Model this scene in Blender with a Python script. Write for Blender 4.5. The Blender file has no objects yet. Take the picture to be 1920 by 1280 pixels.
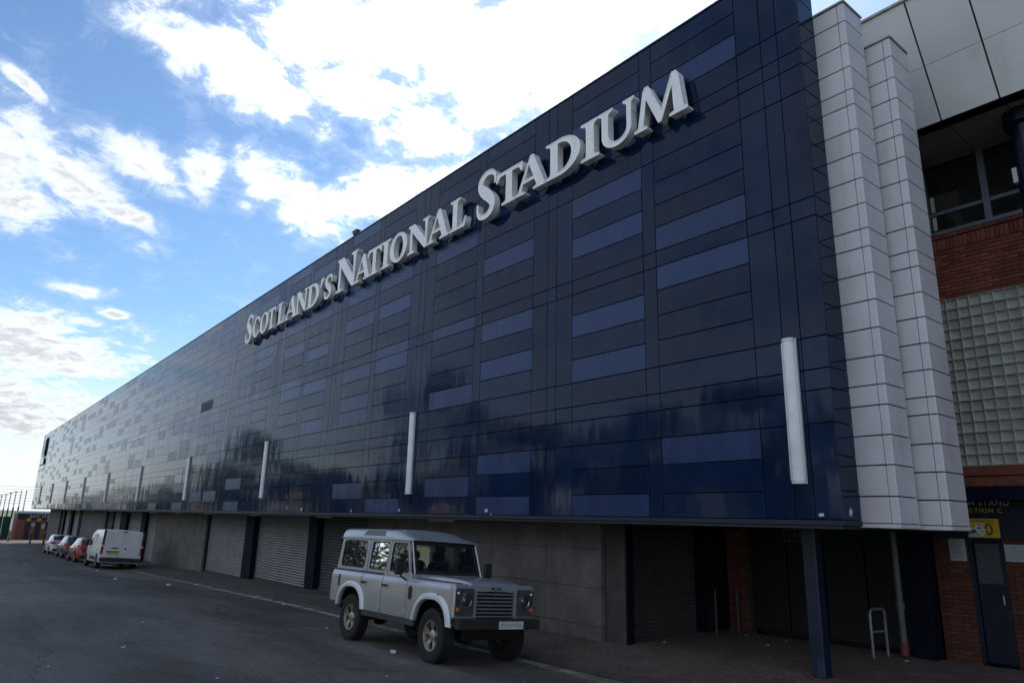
import bpy, bmesh, math, random
from mathutils import Matrix, Vector
R = math.radians
random.seed(7)
scene = bpy.context.scene
COL = scene.collection

# ------------------------------------------------------------------ camera
# the eye is the world origin; X runs along the facade (far end at -X), Y goes into the building, Z is up
cam_d = bpy.data.cameras.new('camera')
cam = bpy.data.objects.new('camera', cam_d)
COL.objects.link(cam)
cam_d.sensor_width = 36
cam_d.lens = 24.506
cam_d.clip_start = .05
cam_d.clip_end = 6000
rot = Matrix(((0.626667, 0.179343, 0.75837), (0.778924, -0.173848, -0.60254), (0.02378, 0.968304, -0.248639)))
cam.matrix_world = rot.to_4x4()
scene.camera = cam

# ------------------------------------------------------------------ light
SUN_EL, SUN_AZ = 43.0, -32.0            # azimuth from +Y towards +X
sdir = Vector((math.sin(R(SUN_AZ)) * math.cos(R(SUN_EL)), math.cos(R(SUN_AZ)) * math.cos(R(SUN_EL)), math.sin(R(SUN_EL))))
sun_d = bpy.data.lights.new('sun', 'SUN')
sun_d.energy = 3.2
sun_d.angle = R(.6)
sun_d.color = (1, .95, .87)
sun = bpy.data.objects.new('sun', sun_d)
COL.objects.link(sun)
sun.rotation_euler = sdir.to_track_quat('Z', 'Y').to_euler()
sun.location = sdir * 60

scene.view_settings.view_transform = 'Standard'
scene.view_settings.look = 'None'
scene.view_settings.exposure = 1.32
scene.view_settings.gamma = 1
scene.view_settings.use_curve_mapping = False

world = bpy.data.worlds.new('World')
scene.world = world
world.use_nodes = True
wt = world.node_tree
for n in list(wt.nodes):
    wt.nodes.remove(n)


def N(t, kind, **kw):
    n = t.nodes.new(kind)
    ins = kw.pop('i', {})
    for k, v in kw.items():
        setattr(n, k, v)
    for k, v in ins.items():
        if isinstance(v, bpy.types.NodeSocket):
            t.links.new(v, n.inputs[k])
        else:
            n.inputs[k].default_value = v
    return n


def MT(t, op, a, b=0.0, c=0.0, clamp=False):
    return N(t, 'ShaderNodeMath', operation=op, use_clamp=clamp, i={0: a, 1: b, 2: c}).outputs[0]


def VM(t, op, a, b=(0, 0, 0)):
    n = N(t, 'ShaderNodeVectorMath', operation=op, i={0: a, 1: b})
    return n.outputs['Value'] if op in ('DOT_PRODUCT', 'LENGTH') else n.outputs['Vector']


def SS(t, v, a, b, lo=0.0, hi=1.0):
    return N(t, 'ShaderNodeMapRange', interpolation_type='SMOOTHSTEP', i={0: v, 1: a, 2: b, 3: lo, 4: hi}).outputs[0]


def build_sky():
    t = wt
    out = t.nodes.new('ShaderNodeOutputWorld')
    sky = N(t, 'ShaderNodeTexSky', sky_type='NISHITA', sun_disc=False, sun_elevation=R(SUN_EL), sun_rotation=R(SUN_AZ),
            altitude=40, air_density=1.0, dust_density=.3, ozone_density=2.2)
    bg = N(t, 'ShaderNodeBackground', i={'Color': VM(t, 'MULTIPLY', sky.outputs[0], (.84, .98, 1.07)), 'Strength': SKY})
    geo = t.nodes.new('ShaderNodeTexCoord')
    dirn = VM(t, 'NORMALIZE', geo.outputs['Generated'])
    sep = N(t, 'ShaderNodeSeparateXYZ', i={0: dirn})
    zz = MT(t, 'MAXIMUM', sep.outputs[2], 0.0)
    den = MT(t, 'ADD', zz, .2)
    q = N(t, 'ShaderNodeCombineXYZ', i={0: MT(t, 'DIVIDE', sep.outputs[0], den), 1: MT(t, 'DIVIDE', sep.outputs[1], den)}).outputs[0]
    # cloud banks, each an ellipse on the cloud layer, broken up by noise; behind the camera more cloud is added for fill light
    n1 = N(t, 'ShaderNodeTexNoise', i={'Vector': q, 'Scale': 5.5, 'Detail': 10.0, 'Roughness': .62, 'Distortion': .35})
    n2 = N(t, 'ShaderNodeTexNoise', i={'Vector': VM(t, 'ADD', q, (3.1, 1.7, 0)), 'Scale': 15.0, 'Detail': 9.0, 'Roughness': .66, 'Distortion': .5})
    n0 = N(t, 'ShaderNodeTexNoise', i={'Vector': VM(t, 'ADD', q, (-.4, 5.2, 0)), 'Scale': 1.5, 'Detail': 3.0, 'Roughness': .5})
    acc = None
    for (cx, cy, a, s0, s1) in CLOUDS:
        m = N(t, 'ShaderNodeMapping', vector_type='TEXTURE', i={0: q, 1: (cx, cy, 0), 2: (0, 0, a), 3: (s0, s1, 1)})
        l = MT(t, 'SUBTRACT', 1.0, VM(t, 'LENGTH', m.outputs[0]))
        acc = l if acc is None else MT(t, 'MAXIMUM', acc, l)
    acc = MT(t, 'ADD', MT(t, 'MAXIMUM', acc, -.8), SS(t, zz, .36, .1, .05, .42))
    far = SS(t, sep.outputs[1], .0, -.35)                       # unseen half of the sky over the road; its extra cloud raises ambient fill
    acc = MT(t, 'ADD', acc, MT(t, 'MULTIPLY', far, MT(t, 'MULTIPLY', MT(t, 'SUBTRACT', n0.outputs[0], .12), 3.4)))
    nn = MT(t, 'ADD', MT(t, 'MULTIPLY', MT(t, 'SUBTRACT', n1.outputs[0], .5), 2.6), MT(t, 'MULTIPLY', MT(t, 'SUBTRACT', n2.outputs[0], .5), 2.6))
    val = MT(t, 'ADD', acc, nn)
    mask = MT(t, 'MULTIPLY', SS(t, val, -.26, .82), MT(t, 'SUBTRACT', 1.0, MT(t, 'MULTIPLY', far, .5)))
    wisp = MT(t, 'MULTIPLY', SS(t, val, -.7, .3), .17)
    mask = MT(t, 'MAXIMUM', mask, wisp)
    hz = SS(t, zz, .26, -.02, 0, .85)                            # pale band of far cloud above the horizon
    mask = MT(t, 'MAXIMUM', mask, MT(t, 'MULTIPLY', hz, SS(t, n1.outputs[0], .2, .6, .65, 1.0)), clamp=True)
    toward = VM(t, 'DOT_PRODUCT', dirn, tuple(sdir))
    glow = MT(t, 'ADD', SS(t, toward, -.3, .25, .86, .5), SS(t, toward, .7, 1.0, .0, .7))
    thick = SS(t, MT(t, 'ADD', val, MT(t, 'MULTIPLY', MT(t, 'SUBTRACT', n2.outputs[0], .5), 1.6)), .1, 1.6, 1.14, .66)
    cl = MT(t, 'MULTIPLY', MT(t, 'MULTIPLY', glow, thick), SS(t, zz, .0, .2, .8, .94))
    cbg = N(t, 'ShaderNodeBackground', i={'Color': (.90, .945, 1.0, 1), 'Strength': cl})
    mix = N(t, 'ShaderNodeMixShader', i={0: mask, 1: bg.outputs[0], 2: cbg.outputs[0]})
    t.links.new(mix.outputs[0], out.inputs[0])


SKY = .062
CLOUDS = [(-0.887, 0.408, -2.275, 0.271, 0.116), (-1.09, 0.251, 1.847, 0.139, 0.087), (-1.14, 0.352, 1.755, 0.101, 0.07),
          (-1.018, 0.428, -1.556, 0.108, 0.09), (-1.567, 0.083, 2.37, 0.217, 0.068), (-1.532, -0.017, -3.1, 0.163, 0.072),
          (-1.748, 0.041, -0.078, 0.115, 0.065), (-1.672, 0.222, 1.846, 0.097, 0.053), (-1.451, 0.199, 2.025, 0.121, 0.061),
          (-1.431, 0.305, 3.034, 0.081, 0.047), (-1.389, 0.428, -0.411, 0.099, 0.073), (-1.436, 0.531, 2.146, 0.133, 0.079),
          (-1.313, 0.627, -2.89, 0.188, 0.089), (-1.043, 0.619, -2.926, 0.108, 0.082), (-0.754, 0.64, -2.913, 0.279, 0.159),
          (-0.66, 0.635, -2.731, 0.272, 0.118), (-2.511, 0.127, 2.285, 0.29, 0.203), (-3.183, 0.057, 2.287, 0.425, 0.345),
          (-2.099, 0.198, -1.773, 0.066, 0.042), (-2.202, 0.297, 2.17, 0.044, 0.032),
          (-1.331, -0.013, 2.35, 0.051, 0.017), (-1.213, 0.801, -3.133, 0.252, 0.109)]
build_sky()


# ------------------------------------------------------------------ materials
MATS = {}


def mat(name, color, rough=.6, metal=0.0, var=.12, vscale=3.0, bump=0.0, bscale=40.0, spec=.5, stain=0.0, stain_scale=1.2, stain_col=(.02, .018, .015), streak=.35,
        coat=0.0, rvar=0.0, emit=0.0, alpha_rand=0.0):
    """procedural paint / concrete / plastic: base colour broken up by noise, optional stains and fine relief"""
    if name in MATS:
        return MATS[name]
    m = bpy.data.materials.new(name)
    m.use_nodes = True
    t = m.node_tree
    p = t.nodes['Principled BSDF']
    co = t.nodes.new('ShaderNodeTexCoord').outputs['Object']
    c = (*color, 1)
    n = N(t, 'ShaderNodeTexNoise', i={'Vector': co, 'Scale': vscale, 'Detail': 6.0, 'Roughness': .6})
    fac = SS(t, n.outputs[0], .3, .7, 1 - var, 1 + var)
    if alpha_rand:
        oi = t.nodes.new('ShaderNodeObjectInfo')
        fac = MT(t, 'MULTIPLY', fac, SS(t, oi.outputs['Random'], 0, 1, 1 - alpha_rand, 1 + alpha_rand))
    col = VM(t, 'MULTIPLY', c[:3], N(t, 'ShaderNodeCombineXYZ', i={0: fac, 1: fac, 2: fac}).outputs[0])
    if stain:
        ns = N(t, 'ShaderNodeTexNoise', i={'Vector': N(t, 'ShaderNodeMapping', i={0: co, 3: (1, 1, streak)}).outputs[0], 'Scale': stain_scale, 'Detail': 8.0, 'Roughness': .7})
        f = SS(t, ns.outputs[0], .5, .75, 0, stain)
        mx = N(t, 'ShaderNodeMix', data_type='RGBA', i={0: f, 6: col, 7: (*stain_col, 1)})
        col = mx.outputs[2]
    t.links.new(col, p.inputs['Base Color'])
    p.inputs['Roughness'].default_value = rough
    if rvar:
        t.links.new(SS(t, n.outputs[0], .3, .7, max(.02, rough - rvar), rough + rvar), p.inputs['Roughness'])
    p.inputs['Metallic'].default_value = metal
    p.inputs['Specular IOR Level'].default_value = spec
    p.inputs['Coat Weight'].default_value = coat
    p.inputs['Coat Roughness'].default_value = .06
    if bump:
        nb = N(t, 'ShaderNodeTexNoise', i={'Vector': co, 'Scale': bscale, 'Detail': 5.0, 'Roughness': .65})
        b = N(t, 'ShaderNodeBump', i={'Strength': bump, 'Distance': .01, 'Height': nb.outputs[0]})
        t.links.new(b.outputs[0], p.inputs['Normal'])
    MATS[name] = m
    return m


def glass_mat(name, tint=(.5, .55, .55), rough=.02):
    if name in MATS:
        return MATS[name]
    m = bpy.data.materials.new(name)
    m.use_nodes = True
    t = m.node_tree
    for n in list(t.nodes):
        t.nodes.remove(n)
    out = t.nodes.new('ShaderNodeOutputMaterial')
    tr = N(t, 'ShaderNodeBsdfTransparent', i={0: (*tint, 1)})
    gl = N(t, 'ShaderNodeBsdfGlossy', i={0: (1, 1, 1, 1), 1: rough})
    fr = N(t, 'ShaderNodeFresnel', i={0: 1.5})
    f = MT(t, 'ADD', fr.outputs[0], .03, clamp=True)
    mx = N(t, 'ShaderNodeMixShader', i={0: f, 1: tr.outputs[0], 2: gl.outputs[0]})
    t.links.new(mx.outputs[0], out.inputs[0])
    MATS[name] = m
    return m


def emat(name, color, strength):
    m = bpy.data.materials.new(name)
    m.use_nodes = True
    p = m.node_tree.nodes['Principled BSDF']
    p.inputs['Base Color'].default_value = (*color, 1)
    p.inputs['Emission Color'].default_value = (*color, 1)
    p.inputs['Emission Strength'].default_value = strength
    return m


# ------------------------------------------------------------------ mesh helpers
class MB:
    def __init__(s):
        s.v, s.f, s.smooth = [], [], False

    def add(s, vs, fs):
        o = len(s.v)
        s.v += [tuple(a) for a in vs]
        s.f += [tuple(i + o for i in f) for f in fs]
        return s

    def box(s, x0, x1, y0, y1, z0, z1):
        return s.add([(x0, y0, z0), (x1, y0, z0), (x1, y1, z0), (x0, y1, z0), (x0, y0, z1), (x1, y0, z1), (x1, y1, z1), (x0, y1, z1)],
                     [(0, 3, 2, 1), (4, 5, 6, 7), (0, 1, 5, 4), (1, 2, 6, 5), (2, 3, 7, 6), (3, 0, 4, 7)])

    def cbox(s, x0, x1, y0, y1, z0, z1, c=.01):
        """box with all twelve edges chamfered"""
        X, Y, Z = (x0, x1), (y0, y1), (z0, z1)
        vs, idx = [], {}
        for i in (0, 1):
            for j in (0, 1):
                for k in (0, 1):
                    sx, sy, sz = 1 - 2 * i, 1 - 2 * j, 1 - 2 * k
                    for a in range(3):
                        p = [X[i] + sx * c, Y[j] + sy * c, Z[k] + sz * c]
                        p[a] = (X[i], Y[j], Z[k])[a]
                        idx[i, j, k, a] = len(vs)
                        vs.append(tuple(p))
        fs = []
        for a in range(3):
            b, d = (a + 1) % 3, (a + 2) % 3
            for e in (0, 1):
                q = []
                for (u, w) in ((0, 0), (1, 0), (1, 1), (0, 1)):
                    key = [0, 0, 0]
                    key[a], key[b], key[d] = e, u, w
                    q.append(idx[(*key, a)])
                fs.append(tuple(q) if e else tuple(reversed(q)))
        for a in range(3):                                  # edges along a
            b, d = (a + 1) % 3, (a + 2) % 3
            for u in (0, 1):
                for w in (0, 1):
                    k0, k1 = [0, 0, 0], [0, 0, 0]
                    k0[a], k1[a] = 0, 1
                    k0[b] = k1[b] = u
                    k0[d] = k1[d] = w
                    q = (idx[(*k0, b)], idx[(*k1, b)], idx[(*k1, d)], idx[(*k0, d)])
                    fs.append(q if (u ^ w) else tuple(reversed(q)))
        for i in (0, 1):
            for j in (0, 1):
                for k in (0, 1):
                    q = (idx[i, j, k, 0], idx[i, j, k, 1], idx[i, j, k, 2])
                    fs.append(q if (i ^ j ^ k) else tuple(reversed(q)))
        return s.add(vs, fs)

    def prism(s, poly, a, b, axis='y'):
        """polygon extruded from a to b along an axis; poly is (x,z) for y, (x,y) for z, (y,z) for x"""
        n = len(poly)
        mp = {'y': lambda p, t: (p[0], t, p[1]), 'z': lambda p, t: (p[0], p[1], t), 'x': lambda p, t: (t, p[0], p[1])}[axis]
        vs = [mp(p, a) for p in poly] + [mp(p, b) for p in poly]
        fs = [tuple(range(n)), tuple(range(2 * n - 1, n - 1, -1))] + [(i, i + n, (i + 1) % n + n, (i + 1) % n) for i in range(n)]
        return s.add(vs, fs)

    def tube(s, pts, r, n=8, caps=True, r2=None):
        pts = [Vector(p) for p in pts]
        rs = [r] * len(pts) if not isinstance(r, (list, tuple)) else r
        prev = None
        rings = []
        for i, p in enumerate(pts):
            d = (pts[min(i + 1, len(pts) - 1)] - pts[max(i - 1, 0)]).normalized()
            u = d.orthogonal().normalized() if prev is None else (prev - d * prev.dot(d)).normalized()
            prev = u
            w = d.cross(u)
            rings.append([p + (u * math.cos(2 * math.pi * k / n) + w * math.sin(2 * math.pi * k / n)) * rs[i] for k in range(n)])
        vs = [tuple(q) for g in rings for q in g]
        fs = [(i * n + k, i * n + (k + 1) % n, (i + 1) * n + (k + 1) % n, (i + 1) * n + k) for i in range(len(pts) - 1) for k in range(n)]
        if caps:
            fs += [tuple(range(n - 1, -1, -1)), tuple((len(pts) - 1) * n + k for k in range(n))]
        return s.add(vs, fs)

    def lathe(s, prof, n=24, axis='z', c=(0, 0, 0), caps=True):
        """prof is (radius, height) along the axis"""
        vs = []
        for (r, h) in prof:
            for k in range(n):
                a = 2 * math.pi * k / n
                u, w = r * math.cos(a), r * math.sin(a)
                p = {'z': (u, w, h), 'y': (u, h, w), 'x': (h, u, w)}[axis]
                vs.append((p[0] + c[0], p[1] + c[1], p[2] + c[2]))
        fs = [(i * n + k, i * n + (k + 1) % n, (i + 1) * n + (k + 1) % n, (i + 1) * n + k) for i in range(len(prof) - 1) for k in range(n)]
        if caps and prof[0][0] > 1e-5:
            fs.append(tuple(range(n - 1, -1, -1)))
        if caps and prof[-1][0] > 1e-5:
            fs.append(tuple((len(prof) - 1) * n + k for k in range(n)))
        return s.add(vs, fs)

    def grid(s, rows):
        n = len(rows[0])
        vs = [p for r in rows for p in r]
        fs = [(i * n + k, i * n + k + 1, (i + 1) * n + k + 1, (i + 1) * n + k) for i in range(len(rows) - 1) for k in range(n - 1)]
        return s.add(vs, fs)

    def data(s, name, m=None, smooth=False, fix=True):
        me = bpy.data.meshes.new(name)
        me.from_pydata(s.v, [], s.f)
        if fix:
            bm = bmesh.new()
            bm.from_mesh(me)
            bmesh.ops.remove_doubles(bm, verts=bm.verts, dist=1e-5)
            bmesh.ops.recalc_face_normals(bm, faces=bm.faces)
            bm.to_mesh(me)
            bm.free()
        if m:
            me.materials.append(m)
        if smooth:
            for p in me.polygons:
                p.use_smooth = True
            me.set_sharp_from_angle(angle=R(35))
        return me

    def build(s, name, m, parent=None, loc=None, smooth=False, fix=True):
        return place(name, s.data(name, m, smooth, fix), parent, loc)


def place(name, me, parent=None, loc=None, rz=0):
    o = bpy.data.objects.new(name, me)
    COL.objects.link(o)
    if parent:
        o.parent = parent
    if loc:
        o.location = loc
    if rz:
        o.rotation_euler.z = rz
    return o


def tag(o, label=None, cat=None, group=None, kind=None):
    for k, v in (('label', label), ('category', cat), ('group', group), ('kind', kind)):
        if v:
            o[k] = v
    return o


def thing(name, label, cat, loc=(0, 0, 0), rz=0, group=None):
    o = bpy.data.objects.new(name, None)
    o.empty_display_size = .2
    COL.objects.link(o)
    o.location = loc
    o.rotation_euler.z = rz
    return tag(o, label, cat, group)


def copy_tree(o, parent=None):
    c = o.copy()
    COL.objects.link(c)
    c.parent = parent
    for ch in o.children:
        copy_tree(ch, c)
    return c


def text_mesh(body, size, depth, m, align='CENTER', spacing=1.0, name='lettering'):
    """flat print with a little thickness: curve text turned into a mesh lying in XY"""
    cu = bpy.data.curves.new(name, 'FONT')
    cu.body = body
    cu.size = size
    cu.extrude = depth
    cu.align_x = align
    cu.align_y = 'CENTER'
    cu.space_character = spacing
    cu.resolution_u = 4
    o = bpy.data.objects.new(name, cu)
    COL.objects.link(o)
    dg = bpy.context.evaluated_depsgraph_get()
    me = bpy.data.meshes.new_from_object(o.evaluated_get(dg))
    bpy.data.objects.remove(o)
    me.name = name
    me.materials.clear()
    me.materials.append(m)
    return me


# ------------------------------------------------------------------ the lie of the land
def g(x):                       # level of the gutter: the road falls away from the camera
    if x > -20:
        return -2.328 + .0125 * (x + 9.1)
    a = -2.328 - .0125 * 10.9
    if x > -50:
        return a + .0224 * (x + 20)
    return a - .0224 * 30 + .0178 * (max(x, -220) + 50)


def kerb_y(x):
    return 8.5 if x > -82 else 8.5 - ((-82 - x) / 28) ** 2 * 1.9


def road_z(x, y):
    return g(x) + .06 * max(0, min(8.5 - y, 4.5))


def pave_z(x, y):
    return g(x) + .06 + .02 * max(0, min(y - 8.5, 2.5))
# ------------------------------------------------------------------ setting: ground, road, pavement, kerb
def asphalt():
    m = bpy.data.materials.new('asphalt')
    m.use_nodes = True
    t = m.node_tree
    p = t.nodes['Principled BSDF']
    co = t.nodes.new('ShaderNodeTexCoord').outputs['Object']
    big = N(t, 'ShaderNodeTexNoise', i={'Vector': N(t, 'ShaderNodeMapping', i={0: co, 3: (.35, 1, 1)}).outputs[0], 'Scale': .55, 'Detail': 6.0, 'Roughness': .62})
    mid = N(t, 'ShaderNodeTexNoise', i={'Vector': N(t, 'ShaderNodeMapping', i={0: co, 3: (.5, 1, 1)}).outputs[0], 'Scale': 3.2, 'Detail': 7.0, 'Roughness': .7})
    fine = N(t, 'ShaderNodeTexNoise', i={'Vector': co, 'Scale': 24.0, 'Detail': 5.0, 'Roughness': .7})
    agg = N(t, 'ShaderNodeTexVoronoi', i={'Vector': co, 'Scale': 62.0})
    v = MT(t, 'MULTIPLY', SS(t, big.outputs[0], .3, .7, .6, 1.32), SS(t, mid.outputs[0], .3, .72, .8, 1.18))
    v = MT(t, 'MULTIPLY', v, SS(t, fine.outputs[0], .3, .7, .72, 1.3))
    # pale scuffs and specks of dust, dark oily blots
    spk = MT(t, 'MULTIPLY', SS(t, N(t, 'ShaderNodeTexNoise', i={'Vector': co, 'Scale': 10.0, 'Detail': 3.0}).outputs[0], .69, .74), 1.6)
    oil = SS(t, N(t, 'ShaderNodeTexNoise', i={'Vector': VM(t, 'ADD', co, (7, 3, 0)), 'Scale': .9, 'Detail': 5.0, 'Roughness': .7}).outputs[0], .56, .72, 1, .6)
    v = MT(t, 'MULTIPLY', MT(t, 'ADD', v, spk), oil)
    # old trench repairs and hairline cracks
    wob = N(t, 'ShaderNodeTexNoise', i={'Vector': co, 'Scale': 1.6, 'Detail': 6.0, 'Roughness': .65})
    wco = VM(t, 'ADD', co, VM(t, 'MULTIPLY', wob.outputs['Color'], (.7, .7, 0)))
    ve = N(t, 'ShaderNodeTexVoronoi', feature='DISTANCE_TO_EDGE', i={'Vector': N(t, 'ShaderNodeMapping', i={0: wco, 3: (.3, .55, 0)}).outputs[0], 'Scale': 1.0})
    ck = SS(t, ve.outputs['Distance'], .002, .010, .55, 1.0)
    ck = MT(t, 'MAXIMUM', ck, SS(t, mid.outputs[0], .52, .44))
    vp = N(t, 'ShaderNodeTexVoronoi', distance='CHEBYCHEV', i={'Vector': N(t, 'ShaderNodeMapping', i={0: co, 3: (.09, .3, 0)}).outputs[0], 'Scale': 1.0, 'Randomness': .8})
    pt = SS(t, N(t, 'ShaderNodeSeparateColor', i={0: vp.outputs['Color']}).outputs[0], .1, .9, .82, 1.14)
    v = MT(t, 'MULTIPLY', v, MT(t, 'MULTIPLY', ck, pt))
    base = VM(t, 'MULTIPLY', (.108, .094, .080), N(t, 'ShaderNodeCombineXYZ', i={0: v, 1: v, 2: v}).outputs[0])
    t.links.new(base, p.inputs['Base Color'])
    t.links.new(SS(t, mid.outputs[0], .3, .7, .62, .85), p.inputs['Roughness'])
    p.inputs['Specular IOR Level'].default_value = .35
    h = MT(t, 'ADD', agg.outputs[0], MT(t, 'MULTIPLY', fine.outputs[0], .8))
    b = N(t, 'ShaderNodeBump', i={'Strength': .7, 'Distance': .014, 'Height': h})
    t.links.new(b.outputs[0], p.inputs['Normal'])
    return m


def paver_tex():
    """brick-paved footway too far off to build block by block"""
    m = bpy.data.materials.new('far_paving')
    m.use_nodes = True
    t = m.node_tree
    p = t.nodes['Principled BSDF']
    co = t.nodes.new('ShaderNodeTexCoord').outputs['Object']
    br = N(t, 'ShaderNodeTexBrick', i={'Vector': co, 'Color1': (.085, .062, .052, 1), 'Color2': (.06, .045, .04, 1), 'Mortar': (.025, .022, .02, 1),
                                       'Scale': 1.0, 'Mortar Size': .006, 'Brick Width': .2, 'Row Height': .1})
    n = N(t, 'ShaderNodeTexNoise', i={'Vector': co, 'Scale': 1.3, 'Detail': 6.0, 'Roughness': .65})
    f = SS(t, n.outputs[0], .3, .7, .65, 1.2)
    t.links.new(VM(t, 'MULTIPLY', br.outputs[0], N(t, 'ShaderNodeCombineXYZ', i={0: f, 1: f, 2: f}).outputs[0]), p.inputs['Base Color'])
    p.inputs['Roughness'].default_value = .85
    return m


M_ASPH = asphalt()
M_PAVEFAR = paver_tex()
M_PAVER = mat('paving_brick', (.08, .057, .047), .85, var=.22, vscale=2.0, bump=.35, bscale=120, alpha_rand=.22, stain=.5, stain_scale=.9)
M_JOINT = mat('joint_sand', (.016, .014, .012), .95, var=.3, vscale=9)
M_KERB = mat('kerb_stone', (.06, .056, .052), .85, var=.25, vscale=4, bump=.4, bscale=60, alpha_rand=.15, stain=.6, stain_scale=3)
M_SETT = mat('gutter_sett', (.22, .205, .18), .8, var=.4, vscale=7, bump=.5, bscale=60, alpha_rand=.4, stain=.8, stain_scale=6)
M_YELLOW_LINE = mat('worn_yellow_paint', (.36, .27, .08), .7, var=.4, vscale=8, stain=.9, stain_scale=7, stain_col=(.05, .05, .05))
M_GRASS = mat('verge', (.06, .08, .03), .9, var=.35, vscale=1.5, bump=.5, bscale=20)

xs = [-3000, -1200, -500, -260, -220, -180, -150, -130, -115, -100, -85, -70, -60, -50, -40, -30, -20, -12, -4, 5, 15, 30, 60, 200, 800, 3000]
ys = [-3000, -900, -300, -120, -60, -30, -16, -9, -7.6, -6, 2, 9, 16, 40, 120, 500, 3000]
rows = []
for x in xs:
    xx = max(-220, min(40, x))
    rows.append([(x, y, g(xx) + (.19 if y < -7 else (-.02 if y < 2.5 else -.14)) - (.0 if y < 12 else .4)) for y in ys])
tag(MB().grid(rows).build('ground', M_GRASS), kind='structure')

xs = [40, 30, 20, 12, 6] + [4 - 2 * i for i in range(30)] + [-58 - 4 * i for i in range(14)] + [-114 - 6 * i for i in range(10)]
rows = []
for x in xs:
    ky = kerb_y(x) - .245
    yy = [-7.5, -4, 0, 2, 4, 5.5, 7.0, ky] if ky > 7.2 else [-7.5, -6.5, -5, -3, -1.5, 0, max(0.2, ky - 1.2), max(.4, ky)]
    rows.append([(x, y, road_z(x, y)) for y in yy])
tag(MB().grid(rows).build('road', M_ASPH), kind='structure')

# pavement bed (textured where blocks are too far off to pick apart)
rows, rows2 = [], []
for x in [x for x in xs if x <= -16] + []:
    ky = max(.6, kerb_y(x) + .13)
    rows.append([(x, y, pave_z(x, 8.5 + max(0, y - ky))) for y in (ky, ky + .6, ky + 1.4, 12, 14.4)])
pv = tag(MB().grid(rows).build('pavement', M_PAVEFAR), kind='structure')
for x in [40, 20, 8, 2, -2, -6, -10, -14, -16]:
    rows2.append([(x, y, pave_z(x, y) - .018) for y in (8.63, 9.5, 10.4, 12, 14.4)])
MB().grid(rows2).build('joint_bed', M_JOINT, pv)

CAMI = cam.matrix_world.inverted()


def project(p):
    q = CAMI @ Vector(p)
    if q.z > -.1:
        return None
    return (1307 * q.x / -q.z + 960, -1307 * q.y / -q.z + 640, -q.z)


blk = []
i = 0
y = 8.63
row = 0
while y < 14.2:
    first = row == 0
    lx, ly = (.1, .2) if first else (.2, .1)
    x = -16 + (0 if row % 2 else .1)
    while x < -2.2:
        c = (x + lx / 2, y + ly / 2)
        blk.append((c, lx, ly))
        x += lx
    y += ly
    row += 1
vis = []
for k, (c, lx, ly) in enumerate(blk):
    pz = project((c[0], c[1], pave_z(*c)))
    if pz and -10 < pz[0] < 1930 and pz[1] < 1300:
        vis.append((pz[2], k))
vis.sort()
near = {k for _, k in vis[:300]}
bm1 = {(.2, .1): None, (.1, .2): None}
for key in bm1:
    bm1[key] = MB().cbox(-key[0] / 2 + .007, key[0] / 2 - .007, -key[1] / 2 + .007, key[1] / 2 - .007, -.05, 0, .005).data('paving_block', M_PAVER)
rest = MB()
for k, (c, lx, ly) in enumerate(blk):
    z = pave_z(*c) + random.uniform(-.0025, .0025)
    if k in near:
        o = place('paving_block', bm1[(lx, ly)], pv, (c[0], c[1], z))
        o.rotation_euler = (random.uniform(-.012, .012), .0125 * -1 + random.uniform(-.012, .012), random.uniform(-.012, .012))
    else:
        rest.cbox(c[0] - lx / 2 + .007, c[0] + lx / 2 - .007, c[1] - ly / 2 + .007, c[1] + ly / 2 - .007, z - .04, z, .005)
tag(rest.build('paving_blocks', M_PAVER, pv, fix=False), kind='stuff')

kerb = tag(MB().box(-2, 40, 8.49, 8.62, -2.5, -2.1).build('kerb', M_KERB), kind='structure')
x = -2.0
k = 0
while x > -140:
    L = .91
    y0, y1 = kerb_y(x), kerb_y(x - L)
    z0, z1 = pave_z(x, 8.5) + .004, pave_z(x - L, 8.5) + .004
    a = math.atan2(y1 - y0, -L)
    if k == 0:
        kme = MB().cbox(-.45, .45, -.062, .062, -.3, 0, .012).data('kerb_stone', M_KERB)
    if x > -82:
        o = place('kerb_stone', kme, kerb, (x - L / 2, y0 + .065, (z0 + z1) / 2 + random.uniform(-.004, .004)))
        o.rotation_euler = (0, -math.atan2(z0 - z1, L), random.uniform(-.006, .006))
    else:
        o = place('kerb_stone', kme, kerb, (x - L / 2, (y0 + y1) / 2 + .065, (z0 + z1) / 2))
        o.rotation_euler = (0, -math.atan2(z0 - z1, L), a + math.pi)
    x -= L
    k += 1
gut = tag(MB().box(-2, 20, 8.26, 8.48, -2.6, -2.24).build('gutter', M_JOINT), kind='structure')
gb = MB().grid([[(x, kerb_y(x) - .25, g(x) + .001), (x, kerb_y(x) + .02, g(x) - .012)] for x in xs if -90 < x < 6])
gb.build('gutter_bed', M_JOINT, gut)
smes = [MB().cbox(-L / 2, L / 2, -.105, .105, -.08, 0, .014).data('gutter_sett', M_SETT) for L in (.29, .26, .31)]
x = -4.0
while x > -62:
    k = random.randrange(3)
    L = (.29, .26, .31)[k] + .03
    o = place('gutter_sett', smes[k], gut, (x - L / 2, 8.365 + random.uniform(-.008, .008), g(x - L / 2) + .014 + random.uniform(-.006, .004)))
    o.rotation_euler = (random.uniform(-.03, .03), -.015 + random.uniform(-.02, .02), random.uniform(-.03, .03))
    x -= L
yl = MB()
random.seed(3)
x = -3.0
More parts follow.
